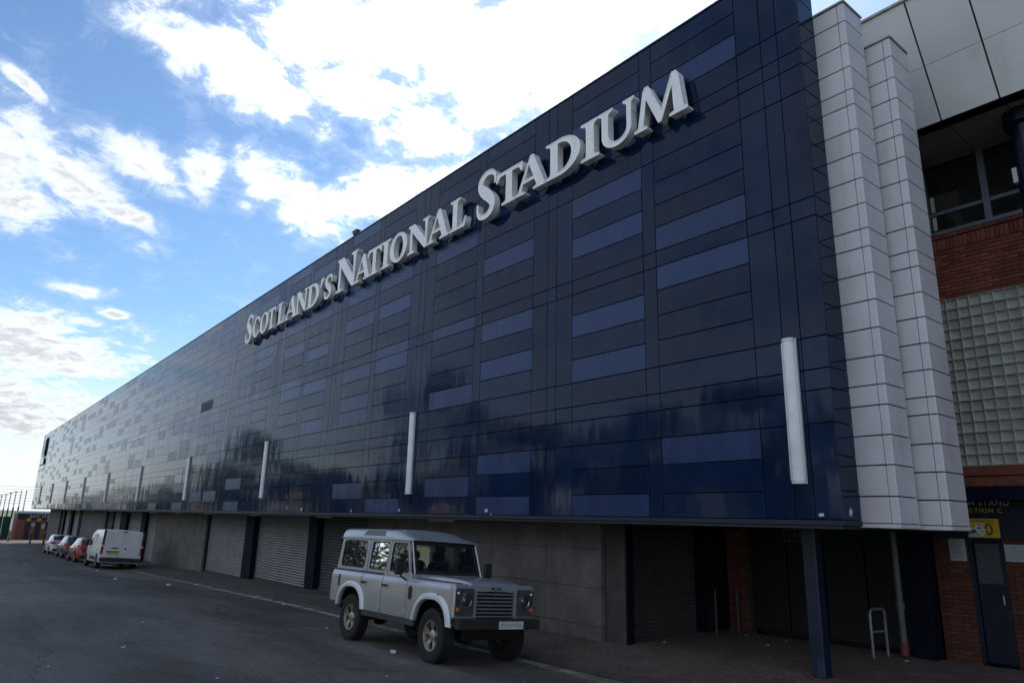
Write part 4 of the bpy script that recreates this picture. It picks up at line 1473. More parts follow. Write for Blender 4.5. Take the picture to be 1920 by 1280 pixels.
        MB().prism([(3.30, sgn * .865), (3.35, sgn * .85), (3.352, sgn * .45), (3.28, sgn * .45)], .60, .715, 'z').build('front_valance', P, root)
        pc = .645 * sgn
        MB().prism([(p[0], p[1]) for p in rrect(pc - .185, pc + .185, .735, 1.135, .04)], 3.366, 3.378, 'x').build('lamp_panel', GR, root)
        hl = MB().lathe([(.108, 3.376), (.112, 3.40), (.098, 3.402), (.09, 3.392)], 26, 'x', (0, pc - sgn * .02, .955), caps=False).build('headlight', M_CHROME, root, smooth=True)
        MB().lathe([(.096, 3.392), (.07, 3.36), (.03, 3.345), (0, 3.345)], 24, 'x', (0, pc - sgn * .02, .955), caps=False).build('reflector', mat('bright_reflector', (.85, .85, .85), .35, var=.05), hl, smooth=True)
        MB().lathe([(.096, 3.393), (.07, 3.412), (.035, 3.42), (0, 3.422)], 24, 'x', (0, pc - sgn * .02, .955), caps=False).build('lens', M_LENS, hl, smooth=True)
        MB().lathe([(.034, 3.378), (.034, 3.40), (.02, 3.41), (0, 3.412)], 16, 'x', (0, pc + sgn * .135, 1.06)).build('side_light', M_CHROME, root, smooth=True)
        MB().lathe([(.036, 3.378), (.036, 3.402), (.02, 3.412), (0, 3.414)], 16, 'x', (0, pc + sgn * .135, .825)).build('indicator', M_AMBER, root, smooth=True)
        for dz in (-.02, .0, .02):
            MB().box(3.378, 3.384, pc + sgn * .135 - .03, pc + sgn * .135 + .03, .945 + dz - .006, .945 + dz + .006).build('lamp_panel_slot', M_BLK, root)
        # mirrors
        ym = sgn * 1.0
        mi = MB().cbox(1.83, 1.905, ym - .095, ym + .095, 1.24, 1.50, .03).build('mirror', M_BLK, root)
        MB().tube([(1.93, sgn * .81, 1.14), (1.915, sgn * .88, 1.17), (1.88, sgn * .96, 1.22), (1.875, sgn * .99, 1.30)], .016, 8).build('mirror_arm', M_BLK, mi)
        MB().cbox(1.912, 1.95, sgn * .80 - .02, sgn * .80 + .02, 1.10, 1.20, .01).build('mirror_bracket', M_BLK, mi)
    # bonnet: raised crown with rounded edges and a front lip
    rows = []
    for (x, zt, w) in ((2.03, 1.262, .60), (2.4, 1.268, .595), (2.8, 1.262, .59), (3.1, 1.248, .575), (3.26, 1.232, .56), (3.33, 1.215, .55), (3.362, 1.185, .54), (3.368, 1.10, .535)):
        r = []
        for (fy, dz) in ((-1.0, -.062), (-.985, -.03), (-.95, -.010), (-.88, .0), (-.55, -.016), (-.35, -.002), (0, .0), (.35, -.002), (.55, -.016), (.88, .0), (.95, -.010), (.985, -.03), (1.0, -.062)):
            r.append((x, fy * w, zt + (dz if x < 3.34 else min(dz, 0) * .6)))
        rows.append(r)
    MB().grid(rows).build('bonnet', P, root, smooth=True)
    bd = MB().cbox(3.372, 3.382, -.10, .10, 1.125, 1.16, .003).build('badge', M_BLK, root)
    tx = text_mesh('DEFENDER', .026, .0006, mat('badge_print', (.5, .5, .5), .4), 'CENTER', 1.05)
    o = place('lettering', tx, bd, (3.3835, 0, 1.1425))
    o.rotation_euler = (R(90), 0, R(90))
    # grille
    grl = MB().box(3.30, 3.335, -.42, .42, .68, 1.10).build('grille', M_BLK, root)
    SLT = mat('grille_slat', (.16, .165, .175), .45, var=.12)
    for k in range(7):
        z = .715 + k * .055
        MB().cbox(3.338, 3.374, -.40, .40, z, z + .022, .004).build('slat', SLT, grl)
    MB().box(3.336, 3.368, -.428, -.402, .69, 1.098).build('surround', P, grl)
    MB().box(3.336, 3.368, .402, .428, .69, 1.098).build('surround', P, grl)
    MB().cbox(3.373, 3.38, .22, .29, .79, .825, .002).build('oval_badge', M_BLK, grl)
    # bumper, plate, underguard
    bp_ = MB().cbox(3.42, 3.55, -.86, .86, .555, .70, .012).build('front_bumper', RUST, root)
    MB().cbox(3.28, 3.42, -.42, -.34, .55, .66, .01).build('bumper_bracket', RUST, bp_)
    MB().cbox(3.28, 3.42, .34, .42, .55, .66, .01).build('bumper_bracket', RUST, bp_)
    MB().cbox(3.552, 3.562, -.05, .475, .56, .675, .003).build('number_plate', M_PLATEW, bp_)
    pl = MB()
    for z in (.60, .622, .64):
        pl.box(3.5622, 3.5635, -.02, .45, z - .004, z + .004)
    pl.build('worn_print', mat('faded_ink', (.3, .3, .3), .6), bp_)
    MB().add([(3.40, -.62, .55), (3.40, .62, .55), (3.18, .5, .36), (3.18, -.5, .36), (3.36, -.62, .55), (3.36, .62, .55), (3.12, .5, .36), (3.12, -.5, .36)],
             [(0, 1, 2, 3), (7, 6, 5, 4), (0, 4, 5, 1), (3, 2, 6, 7), (0, 3, 7, 4), (1, 5, 6, 2)]).build('steering_guard', RUST, root)
    MB().cbox(3.30, 3.40, -.86, .86, .62, .70, .01).build('lower_front_panel', M_UND, root)
    # chassis, axles, exhaust
    ch = MB()
    for y in (-.42, .42):
        ch.box(-.88, 3.3, y - .045, y + .045, .47, .60)
    ch.box(.9, 1.9, -.40, .40, .42, .58)
    ch.build('chassis', M_UND, root)
    for ax in (0, FA):
        MB().tube([(ax, -.72, RW), (ax, .72, RW)], .055, 10).lathe([(0, -.15), (.12, -.1), (.15, 0), (.12, .1), (0, .15)], 12, 'y', (ax, -.15, RW)).build('axle', M_UND, root, smooth=True)
    MB().tube([(1.6, .2, .42), (.6, .25, .44), (.35, .3, .56), (-.4, .3, .56), (-.8, -.3, .48)], .035, 8).build('exhaust', M_UND, root)
    MB().cbox(-.96, -.86, -.62, .62, .47, .60, .01).build('rear_crossmember', RUST, root)
    MB().cbox(-.92, -.87, -.84, .84, .60, 1.205, .01).build('rear_panel', P, root)
    # windscreen
    a0, a1 = Vector((1.985, 0, 1.275)), Vector((1.775, 0, 1.80))
    ud = (a1 - a0).normalized()
    nd = Vector((ud.z, 0, -ud.x))

    def ws(u, v, d):
        p = a0 + ud * v - nd * d
        return (p.x, u, p.z)

    H = (a1 - a0).length
    hole = rrect(-.665, .665, .055, H - .055, .04, 4, -.025, .025)
    wf = poly_frame([(-.745, -.02), (.745, -.02), (.715, H + .01), (-.715, H + .01)], hole, ws, .035).build('windscreen_frame', M_BLK, root)
    MB().add([ws(p[0], p[1], .018) for p in hole], [tuple(range(len(hole)))]).build('windscreen', M_GLASS, root)
    for sgn in (-1, 1):
        MB().tube([ws(sgn * .742, -.02, -.008), ws(sgn * .715, H, -.008)], .018, 6).build('pillar_trim', P, root)
        wp = MB().tube([ws(sgn * .33 - .1, .02, -.012), ws(sgn * .33 + .02, .12, -.022)], .006, 6)
        wp.tube([ws(sgn * .33 + .02, .12, -.022), ws(sgn * .33 + .26, .165, -.02)], .008, 6)
        wp.build('wiper', M_BLK, root)
        MB().add([(2.0, sgn * .06, 1.19), (2.0, sgn * .70, 1.19), (1.992, sgn * .70, 1.262), (1.992, sgn * .06, 1.262), (2.05, sgn * .06, 1.20), (2.05, sgn * .70, 1.20), (2.022, sgn * .70, 1.265), (2.022, sgn * .06, 1.265)],
                 [(4, 5, 6, 7), (0, 3, 2, 1), (0, 1, 5, 4), (2, 3, 7, 6), (1, 2, 6, 5), (3, 0, 4, 7)]).build('vent_flap', P, root)
    MB().box(1.95, 2.0, -.80, .80, 1.12, 1.262).build('scuttle', P, root)
    # roof
    ROOF = [(.752, 1.808), (.752, 1.835), (.742, 1.868), (.722, 1.915), (.695, 1.95), (.65, 1.975), (.57, 1.988), (.3, 2.005), (0, 2.012)]
    rows = []
    for (x, k, inset) in ((-.90, .72, .02), (-.88, .95, .004), (-.85, 1, 0), (-.4, 1, 0), (.3, 1, 0), (.9, 1, 0), (1.13, 1, 0), (1.17, .985, 0), (1.45, .62, .006), (1.76, .25, .02), (1.81, .20, .024), (1.825, .06, .03)):
        half = [(x, y - inset, 1.808 + (z - 1.808) * k) for (y, z) in ROOF]
        rows.append([(p[0], -p[1], p[2]) for p in half] + half[-2::-1])
    rf = MB().grid(rows)
    rf.add([(-.9, -.73, 1.805), (1.82, -.72, 1.805), (1.82, .72, 1.805), (-.9, .73, 1.805)], [(0, 1, 2, 3)])
    ro = rf.build('roof', P, root, smooth=True)
    for sgn in (-1, 1):
        MB().cbox(-.9, 1.80, sgn * .762 - .014, sgn * .762 + .014, 1.796, 1.815, .004).build('gutter', P, ro)
        # alpine light let into the curve of the roof
        r2 = []
        for x, ins in ((.0, .06), (.02, .06), (.4, 0), (.80, -.06), (.83, -.06)):
            e = 0 if abs(ins) < .01 else 1
            r2.append([(x + ins * k / 3, sgn * (y + .006), z + .006) for k, (y, z) in enumerate(((.744, 1.862), (.734, 1.89), (.722, 1.915), (.697, 1.948)))])
        MB().grid(r2).build('alpine_window', M_GLASSD, ro, smooth=True)
    # interior
    cab = MB()
    cab.box(1.62, 1.93, -.72, .72, 1.08, 1.26)
    cab.build('dashboard', M_INT, root)
    for y in (-.42, .42):
        for (x, w) in ((1.05, .46), (.15, .5)):
            st = MB().cbox(x, x + .45, y - w / 2, y + w / 2, .78, .98, .04).cbox(x - .1, x + .06, y - w / 2, y + w / 2, .95, 1.45, .05).cbox(x - .09, x + .03, y - .13, y + .13, 1.47, 1.64, .04)
            st.build('seat', M_INT, root)
    pts = [(1.52 + .06 * math.sin(a), -.40 + .19 * math.cos(a), 1.30 + .18 * math.sin(a)) for a in [2 * math.pi * k / 20 for k in range(21)]]
    MB().tube(pts, .014, 6, caps=False).tube([(1.52, -.59, 1.30), (1.54, -.40, 1.29), (1.52, -.21, 1.30)], .012, 6).tube([(1.54, -.40, 1.29), (1.75, -.40, 1.15)], .02, 6).build('steering_wheel', M_INT, root)
    MB().cbox(1.66, 1.69, -.11, .11, 1.66, 1.73, .01).build('interior_mirror', M_BLK, root)
    MB().tube([(2.08, -.74, 1.20), (2.10, -.74, 1.95)], .003, 5).build('aerial', M_BLK, root)
    wp = wheel_parts(RW, WW, .225, 'offroad', RIM)
    for (x, s, st) in ((0, 1, 0), (0, -1, 0), (FA, 1, -.05), (FA, -1, -.05)):
        add_wheel(root, wp, x, s * .748, RW, s, st)
    return root


random.seed(2)
off = build_offroader()
SC = 1.03
# near wheels' outer faces at y = 6.5; rear axle is the local origin
align_to_ground(off, -10.16 - 2.794 * SC, 6.5 + .872 * SC * .935, 0.0, SC, .935)


def build_hatch(name, label, paint, L=4.25, W=1.76, H=1.46, wb=2.6, tail='round', roofback=.0):
    """small five-door hatchback: lofted sections cut by wheel arches; origin on the ground under the rear axle, x forward"""
    root = thing(name, label, 'car', group='hatchbacks parked along the kerb')
    ro_, fo = .72, L - wb - .72
    rw = .31
    x0, x1 = -ro_, wb + fo
    hw = W / 2

    def arch(x):
        z = .24
        for ax in (0, wb):
            d = abs(x - ax) / .37
            if d < 1:
                z = max(z, .28 + .40 * (1 - d * d) ** .5)
        return z

    def lerp(tab, x):
        for (a, b) in zip(tab, tab[1:]):
            if x <= b[0]:
                t = (x - a[0]) / (b[0] - a[0]) if b[0] > a[0] else 0
                t = max(0, min(1, t))
                t = t * t * (3 - 2 * t) if False else t
                return a[1] + (b[1] - a[1]) * t
        return tab[-1][1]

    top = [(x0, .62), (x0 + .05, .98), (x0 + .12, 1.06), (x0 + .55 - roofback, H - .12), (x0 + .75, H - .03), (.9, H), (1.5, H - .04), (1.75, H - .10), (wb - .18, .98), (wb + .45, .88), (x1 - .12, .74), (x1, .55)]
    belt = [(x0, .60), (x0 + .06, .95), (.2, .96), (1.6, .90), (wb - .2, .90), (wb + .4, .84), (x1 - .1, .72), (x1, .52)]
    wid = [(x0, .78), (x0 + .08, .90), (x0 + .3, .97), (.4, 1), (wb, 1), (x1 - .35, .93), (x1 - .08, .78), (x1, .62)]
    rin = [(x0, .9), (x0 + .5, .78), (1.0, .76), (1.8, .78), (wb, .9), (x1, .95)]
    stations = [x0, x0 + .03, x0 + .06, x0 + .12, x0 + .22, x0 + .34, x0 + .55, x0 + .75]
    x = x0 + .85
    while x < x1 - .13:
        stations.append(x)
        x += .09
    stations += [x1 - .12, x1 - .05, x1]
    rows = []
    for x in stations:
        zb, zt, ze, w = arch(x), lerp(top, x), lerp(belt, x), hw * lerp(wid, x)
        ri = w * lerp(rin, x)
        ze = min(ze, zt - .005)
        sec = [(w * .96, zb), (w, max(zb + .01, .45)), (w, max(zb + .02, ze - .22)), (w * .985, max(zb + .03, ze - .05)), (w * .95, max(zb + .04, ze))]
        sec += [(ri + (w * .95 - ri) * .06, zt - min(.05, (zt - ze) * .3)), (ri * .9, zt - .004), (ri * .5, zt + .006), (0, zt + .008)]
        rows.append([(x, y, z) for (y, z) in sec] + [(x, -y, z) for (y, z) in sec[-2::-1]])
    nS = len(rows[0])
    bodyf, glassf = [], []
    for i in range(len(rows) - 1):
        xm = (stations[i] + stations[i + 1]) / 2
        for k in range(nS - 1):
            kk = k if k < nS // 2 else nS - 2 - k
            f = (i * nS + k, i * nS + k + 1, (i + 1) * nS + k + 1, (i + 1) * nS + k)
            gl = False
            if kk == 4 and x0 + .5 < xm < wb - .5 and not (.83 < xm < .90):
                gl = True
            if kk >= 5 and (x0 + .13 < xm < x0 + .50 or 1.80 < xm < wb - .2):
                gl = True
            (glassf if gl else bodyf).append(f)
    vs = [p for r in rows for p in r]
    nb = len(vs)
    b = MB().add(vs, bodyf + [tuple(range(nS - 1, -1, -1)), tuple((len(rows) - 1) * nS + k for k in range(nS))])
    b.build('body', paint, root, smooth=True)
    MB().add(vs, glassf).build('windows', mat('dark_car_glass', (.012, .014, .016), .05, spec=.7), root, smooth=True)
    MB().box(x0 + .15, x1 - .2, -hw * .8, hw * .8, .20, .6).build('underbody', M_UND, root)
    for s in (-1, 1):
        wl = hw * .93
        tl = MB()
        if tail == 'wide':
            tl.add([(x0 - .0, s * .42, .99), (x0 + .02, s * wl * .93, .97), (x0 + .32, s * (hw * 1.0), 1.02), (x0 + .34, s * hw * 1.0, .90), (x0 - .0, s * wl * .93, .80), (x0 - .02, s * .42, .88)], [(0, 1, 4, 5), (1, 2, 3, 4)])
        else:
            tl.add([(x0 + .02, s * .50, .97), (x0 + .05, s * wl * .95, .98), (x0 + .26, s * hw * .99, 1.0), (x0 + .24, s * hw * .995, .80), (x0 + .01, s * wl * .93, .76), (x0 - .015, s * .52, .80)], [(0, 1, 4, 5), (1, 2, 3, 4)])
        for v in range(len(tl.v)):
            p = tl.v[v]
            tl.v[v] = (p[0] - .012, p[1] * 1.015, p[2])
        tl.build('tail_light', M_REDL, root)
        MB().cbox(1.62, 1.74, min(s * hw, s * (hw + .16)), max(s * hw, s * (hw + .16)), .93, 1.04, .03).build('mirror', paint if tail != 'wide' else M_BLK, root)
        for hx in (.35, 1.15):
            MB().cbox(hx, hx + .14, s * hw - .012, s * hw + .012, .80, .825, .006).build('door_handle', paint, root)
    MB().cbox(x0 - .022, x0 - .005, -.26, .26, .60, .71, .003).build('number_plate', M_PLATEY, root)
    MB().cbox(x0 - .03, x0 + .1, -hw * .75, hw * .75, .27, .42, .03).build('rear_bumper_trim', M_BLK, root)
    MB().cbox(x0 + .50, x0 + .58, -.3, .3, H - .10, H - .06, .01).build('brake_light', M_REDL, root)
    wp = wheel_parts(rw, .2, .21, 'road', mat('silver_alloy', (.4, .4, .41), .35, metal=.7))
    for (x, s) in ((0, 1), (0, -1), (wb, 1), (wb, -1)):
        add_wheel(root, wp, x, s * (hw - .105), rw, s)
    return root


def build_van():
    paint = car_paint('van_white', (.68, .68, .69), .0, .35, .35)
    root = thing('panel_van', 'white panel van with twin rear doors and yellow number plate parked by the shutters', 'van')
    wb, rw, hw, H = 3.1, .33, .96, 1.96
    x0, x1 = -.95, 4.05

    def arch(x):
        z = .32
        for ax in (0, wb):
            d = abs(x - ax) / .41
            if d < 1:
                z = max(z, .3 + .45 * (1 - d * d) ** .5)
        return z

    def lerp(tab, x):
        for (a, b) in zip(tab, tab[1:]):
            if x <= b[0]:
                return a[1] + (b[1] - a[1]) * max(0, (x - a[0]) / (b[0] - a[0]))
        return tab[-1][1]

    top = [(x0, H - .05), (x0 + .08, H - .015), (.2, H), (2.2, H), (2.6, H - .1), (3.35, 1.18), (3.75, 1.02), (x1 - .05, .86), (x1, .6)]
    wid = [(x0, .985), (x0 + .1, 1), (2.9, 1), (3.6, .93), (x1, .75)]
    st = [x0, x0 + .05, x0 + .1]
    x = x0 + .2
    while x < x1 - .1:
        st.append(x)
        x += .085
    st += [x1 - .06, x1]
    rows = []
    for x in st:
        zb, zt, w = arch(x), lerp(top, x), hw * lerp(wid, x)
        be = min(1.10, zt - .03)
        sec = [(w * .97, zb), (w, max(zb + .01, .6)), (w, max(zb + .02, be)), (w * (.97 if zt > 1.3 else .98), max(zb + .03, be + (zt - be) * .5)), (w * (.90 if zt > 1.3 else .95), zt - .12 * min(1, (zt - be))),
               (w * (.85 if zt > 1.3 else .9), zt - .03 * min(1, (zt - be) * 2)), (w * .6, zt), (0, zt + .015)]
        rows.append([(x, y, z) for (y, z) in sec] + [(x, -y, z) for (y, z) in sec[-2::-1]])
    nS = len(rows[0])
    bf, gf = [], []
    for i in range(len(rows) - 1):
        xm = (st[i] + st[i + 1]) / 2
        for k in range(nS - 1):
            kk = k if k < nS // 2 else nS - 2 - k
            f = (i * nS + k, i * nS + k + 1, (i + 1) * nS + k + 1, (i + 1) * nS + k)
            gl = (kk in (2, 3) and 1.95 < xm < 2.95) or (kk >= 4 and 2.6 < xm < 3.35)
            (gf if gl else bf).append(f)
    vs = [p for r in rows for p in r]
    MB().add(vs, bf + [tuple(range(nS - 1, -1, -1)), tuple((len(rows) - 1) * nS + k for k in range(nS))]).build('body', paint, root, smooth=True)
    MB().add(vs, gf).build('cab_windows', mat('dark_car_glass', (.012, .014, .016), .05, spec=.7), root)
    MB().box(x0 + .1, x1 - .3, -.8, .8, .25, .7).build('underbody', M_UND, root)
    # rear doors with pressed panels
    for s, nm in ((1, 0), (-1, 1)):
        a, b = (.006, .80) if s > 0 else (-.80, -.006)
        dr = MB().prism([(a, .58), (b, .58), (b, 1.35), (b * .985 if abs(b) > .1 else b, 1.82), (a * .985 if abs(a) > .1 else a, 1.82), (a, 1.35)], x0 - .03, x0 - .002, 'x').build('rear_door', paint, root)
        c0, c1 = (.09, .70) if s > 0 else (-.70, -.09)
        fr = poly_frame([(c0 - .04, 1.07), (c1 + .04, 1.07), (c1 + .04, 1.80), (c0 - .04, 1.80)], rrect(c0, c1, 1.11, 1.76, .09), lambda u, v, d: (x0 - .042 + d, u, v), .012)
        fr.build('pressed_rim', paint, dr)
        fr = poly_frame([(c0 - .03, .60), (c1 + .03, .60), (c1 + .03, .93), (c0 - .03, .93)], rrect(c0 + .02, c1 - .02, .64, .89, .04), lambda u, v, d: (x0 - .040 + d, u, v), .010)
        fr.build('pressed_rim', paint, dr)
        for hz in (.85, 1.25, 1.62):
            MB().cbox(x0 - .05, x0 + .06, s * .83 - .03, s * .83 + .03, hz - .03, hz + .03, .008).build('hinge', paint, dr)
        # tall tail lamp cluster with a dark surround
        tl = MB().cbox(x0 - .015, x0 + .12, min(s * .86, s * .965), max(s * .86, s * .965), .72, 1.92, .02).build('lamp_surround', M_BLK, root)
        MB().cbox(x0 - .03, x0 + .125, min(s * .865, s * .972), max(s * .865, s * .972), .98, 1.36, .02).build('tail_light', M_REDL, root)
        MB().cbox(x0 - .031, x0 + .10, min(s * .868, s * .974), max(s * .868, s * .974), 1.10, 1.18, .01).build('reversing_light', mat('clear_lens', (.6, .6, .6), .2), root)
        MB().cbox(x0 - .028, x0 + .1, min(s * .87, s * .97), max(s * .87, s * .97), .78, .88, .01).build('reflector', M_REDL, root)
        MB().cbox(2.72, 2.90, min(s * .97, s * 1.17), max(s * .97, s * 1.17), 1.08, 1.36, .04).build('mirror', M_BLK, root)
        MB().cbox(.45, 1.9, min(s * .955, s * .978), max(s * .955, s * .978), .42, .58, .008).build('side_moulding', M_BLK, root)
        for hx in (1.75, 2.0):
            MB().cbox(hx, hx + .16, s * .965 - .015, s * .965 + .015, 1.0, 1.035, .006).build('door_handle', M_BLK, root)
        MB().prism(rrect(.95, 1.75, 1.15, 1.72, .06), s * .948, s * .957).build('pressed_side_panel', paint, root)
    MB().cbox(x0 - .055, x0 - .03, .18, .52, 1.02, 1.065, .008).build('handle', M_BLK, root)
    MB().lathe([(.06, x0 - .034), (.06, x0 - .048), (0, x0 - .05)], 18, 'x', (0, -.14, 1.03)).build('emblem', mat('emblem_steel', (.3, .3, .32), .3, metal=.7), root)
    MB().cbox(x0 - .05, x0 - .03, -.12, .12, 1.845, 1.89, .008).build('brake_light', M_REDL, root)
    MB().cbox(x0 - .075, x0 + .15, -.95, .95, .36, .565, .03).build('rear_bumper', M_BLK, root)
    MB().cbox(x0 - .046, x0 - .03, .14, .70, .72, .84, .004).build('number_plate', M_PLATEY, root)
    MB().cbox(x0 - .055, x0 - .03, .10, .74, .85, .895, .006).build('plate_lamp_bar', M_BLK, root)
    for s in (-1, 1):
        MB().cbox(x0 - .08, x0 - .07, s * .78 - .08, s * .78 + .08, .44, .48, .003).build('reflector', M_REDL, root)
    wp = wheel_parts(rw, .215, .215, 'road', mat('grey_steel_rim', (.2, .2, .21), .5, metal=.5))
    for (x, s) in ((0, 1), (0, -1), (wb, 1), (wb, -1)):
        add_wheel(root, wp, x, s * .845, rw, s)
    return root


van = build_van()
align_to_ground(van, -43.0, 7.85, math.pi)
red = build_hatch('hatchback_car', 'red hatchback with tall wide tail lights parked ahead of the white van', car_paint('red_paint', (.30, .008, .012), .15, .25, .15), 4.3, 1.77, 1.47, 2.6, 'wide')
align_to_ground(red, -51.4, 7.95, math.pi)
dk = build_hatch('hatchback_car', 'dark grey hatchback parked between the red and the silver cars', car_paint('grey_paint', (.05, .055, .065), .5, .25, .15), 4.1, 1.72, 1.5, 2.5)
align_to_ground(dk, -58.5, 8.1, math.pi)
wh = build_hatch('hatchback_car', 'silver white hatchback at the far end of the parked row', car_paint('pale_silver', (.58, .59, .61), .3, .3, .15), 4.2, 1.74, 1.5, 2.55)
align_to_ground(wh, -67.0, 8.25, math.pi)
# ------------------------------------------------------------------ far end of the street
M_FBRICK = mat('far_brick', (.19, .065, .04), .85, var=.2, vscale=3, stain=.2)
M_FNAVY = mat('far_navy', (.008, .012, .035), .5)
M_GREEN = mat('green_sheet', (.012, .055, .045), .5, var=.15)
ts = thing('turnstile_block', 'brick turnstile block with a navy EAST STAND sign band and yellow number signs', 'building', (-128, 14, g(-128) + .1))
bz = 0
MB().box(-6, 0, -4.4, 8, -.3, 3.05).build('wall', M_FBRICK, ts)
MB().box(.0, .12, -4.0, 8, 2.85, 3.75).build('sign_band', M_FNAVY, ts)
MB().box(-6.2, .3, -4.5, 8.1, 3.76, 4.05).build('roof', mat('pale_roof', (.45, .46, .47), .6), ts)
MB().box(-6.0, -.01, -4.4, 8, 3.05, 3.76).build('upper_wall', M_FNAVY, ts)
for k in range(6):
    y = -2.95 + k * 1.28
    d = MB().cbox(.0, .05, y - .32, y + .32, .05, 2.75, .01).build('turnstile_door', M_FNAVY, ts)
    p = MB().cbox(.125, .16, y - .26, y + .26, 2.62, 3.08, .01).build('number_sign', M_SIGNY, ts)
    o = place('lettering', text_mesh(str(51 + k)[-1] + str(k), .34, .002, M_INK), p, (.165, y, 2.85))
    o.rotation_euler = (R(90), 0, R(90))
for y in (-2.3, 1.5):
    MB().lathe([(.26, .0), (.26, .05), (0, .052)], 16, 'x', (0, y, 2.15)).build('roundel', M_NOTICE, ts)
MB().cbox(0, .04, -1.2, -.8, 1.6, 2.25, .01).build('notice_panel', M_NOTICE, ts)
o = place('lettering', text_mesh('EAST STAND', .52, .004, M_TXW, 'LEFT', 1.15), ts, (.13, -2.9, 3.36))
o.rotation_euler = (R(90), 0, R(90))
fn = thing('sheet_fence', 'tall dark green profiled sheet fence beside the brick turnstile block', 'fence', (-131, 9.1, g(-131) + .1))
for k in range(12):
    sh = MB()
    pr = []
    for i in range(6):
        pr += [(i * .17, 0), (i * .17 + .06, 0), (i * .17 + .085, .05), (i * .17 + .145, .05)]
    sh.grid([[(p[1] - .35 * k, -p[0] - 1.02 * k, z) for p in pr] for z in (0, 3.3)])
    sh.build('sheet', M_GREEN, fn)
M_POLE = mat('galvanised_pole', (.45, .45, .44), .5, metal=.3, var=.15)
M_POLED = mat('tarred_pole', (.03, .03, .032), .7)
fp = None
for k, (x, y, h) in enumerate(((-130.5, 10.33, 7.3), (-134, 9.95, 7.4), (-140, 9.7, 7.4), (-147, 9.5, 7.4), (-154, 9.3, 7.4), (-161, 9.1, 7.4))):
    lab = 'pale steel pole standing in front of the brick turnstile block' if k == 0 else 'tall two-tone steel pole in the row behind the green fence'
    p = thing('steel_pole', lab, 'pole', (x, y, g(x)), group='steel poles at the far end')
    MB().tube([(0, 0, 0), (0, 0, 3.2)], .11, 8).build('lower_shaft', M_POLE, p)
    MB().tube([(0, 0, 3.201), (0, 0, 4.9)], .12, 8).build('sleeve', M_POLED if k else M_POLE, p)
    MB().tube([(0, 0, 4.901), (0, 0, h)], .08, 8).build('upper_shaft', M_POLE, p)
    if k > 1:
        MB().cbox(-.3, .1, -.25, .25, h - .12, h + .02, .02).build('lamp_head', M_POLED, p)
wi = MB()
for k in range(7):
    z = 3.0 - k * .42
    wi.tube([(-132 - k, 16.5, z + .2), (-146 - k, -8, z + .75)], .025, 5)
nt = tag(wi.build('wire_run', M_POLE), 'row of taut horizontal wires strung past the poles above the green fence', 'wires')
for k, (x, y) in enumerate(((-116.0, 8.2), (-100.6, 9.2), (-97.6, 10.2))):
    b = thing('bollard', ['slim dark bollard with a pale cap at the bend of the kerb', 'dark bollard with a yellow band in front of the turnstile block', 'dark bollard with a yellow band close to the concrete wall end'][k], 'bollard',
              (x, y, pave_z(x, 9.4)), group='bollards at the far end')
    MB().lathe([(.13, 0), (.13, .1), (.09, .14), (.09, 1.25), (.12, 1.28), (.12, 1.36), (.06, 1.45), (0, 1.46)], 14).build('shaft', M_POLED, b, smooth=True)
    MB().lathe([(.125, 1.3), (.125, 1.38)], 14).build('band', M_NOTICE if k == 0 else M_SIGNY, b, smooth=True)

# houses and sky-line beyond the far end
def house(name, label, x, y, w, d, h, rz, m):
    t = thing(name, label, 'house', (x, y, g(x) - .3), rz, group='houses of the street opposite')
    MB().box(-w / 2, w / 2, -d / 2, d / 2, -1, h).build('wall', m, t)
    rf = MB().prism([(-d / 2 - .3, h), (d / 2 + .3, h), (0, h + d * .36)], -w / 2 - .2, w / 2 + .2, 'x').build('roof', mat('slate', (.05, .052, .06), .7, var=.2), t)
    for sx in (-.3, .3):
        MB().box(sx * w - .5, sx * w + .5, -.35, .35, h + d * .2, h + d * .36 + 1.0).build('chimney', m, rf)
    n = int(w / 2.6)
    for fl in range(int(h / 2.9)):
        for k in range(n):
            xx = -w / 2 + (k + .5) * w / n
            for sy in (1, -1):
                wn = MB().box(xx - .5, xx + .5, sy * d / 2 - .03, sy * d / 2 + .03, .8 + fl * 2.9, 2.3 + fl * 2.9).build('window', mat('house_window', (.03, .035, .04), .08, spec=.6), t)
                MB().box(xx - .6, xx + .6, sy * d / 2 - .08, sy * d / 2 + .08, .66 + fl * 2.9, .798 + fl * 2.9).build('sill', M_NOTICE, wn)
    return t


M_SAND = mat('sandstone', (.36, .29, .21), .85, var=.18, vscale=.8)
M_REND = mat('render', (.42, .40, .36), .85, var=.12, vscale=.6)
for (x, y, w, h, m, lab) in ((-40, -34, 16, 6.2, M_REND, 'rendered house across the road behind the near trees'), (-78, -35, 18, 6.2, M_SAND, 'sandstone house across the road between tree crowns'),
                             (-118, -33, 18, 9.0, M_SAND, 'three-storey sandstone tenement across the road'), (-165, -30, 20, 9.0, M_SAND, 'long sandstone tenement at the far end of the road'),
                             (-205, -24, 20, 6.2, M_REND, 'pale rendered house closing the far end of the road'), (-250, -14, 22, 6.0, M_REND, 'distant pale house beyond the bend of the road')):
    house('house', lab, x, y, w, 9, h, 0, m)

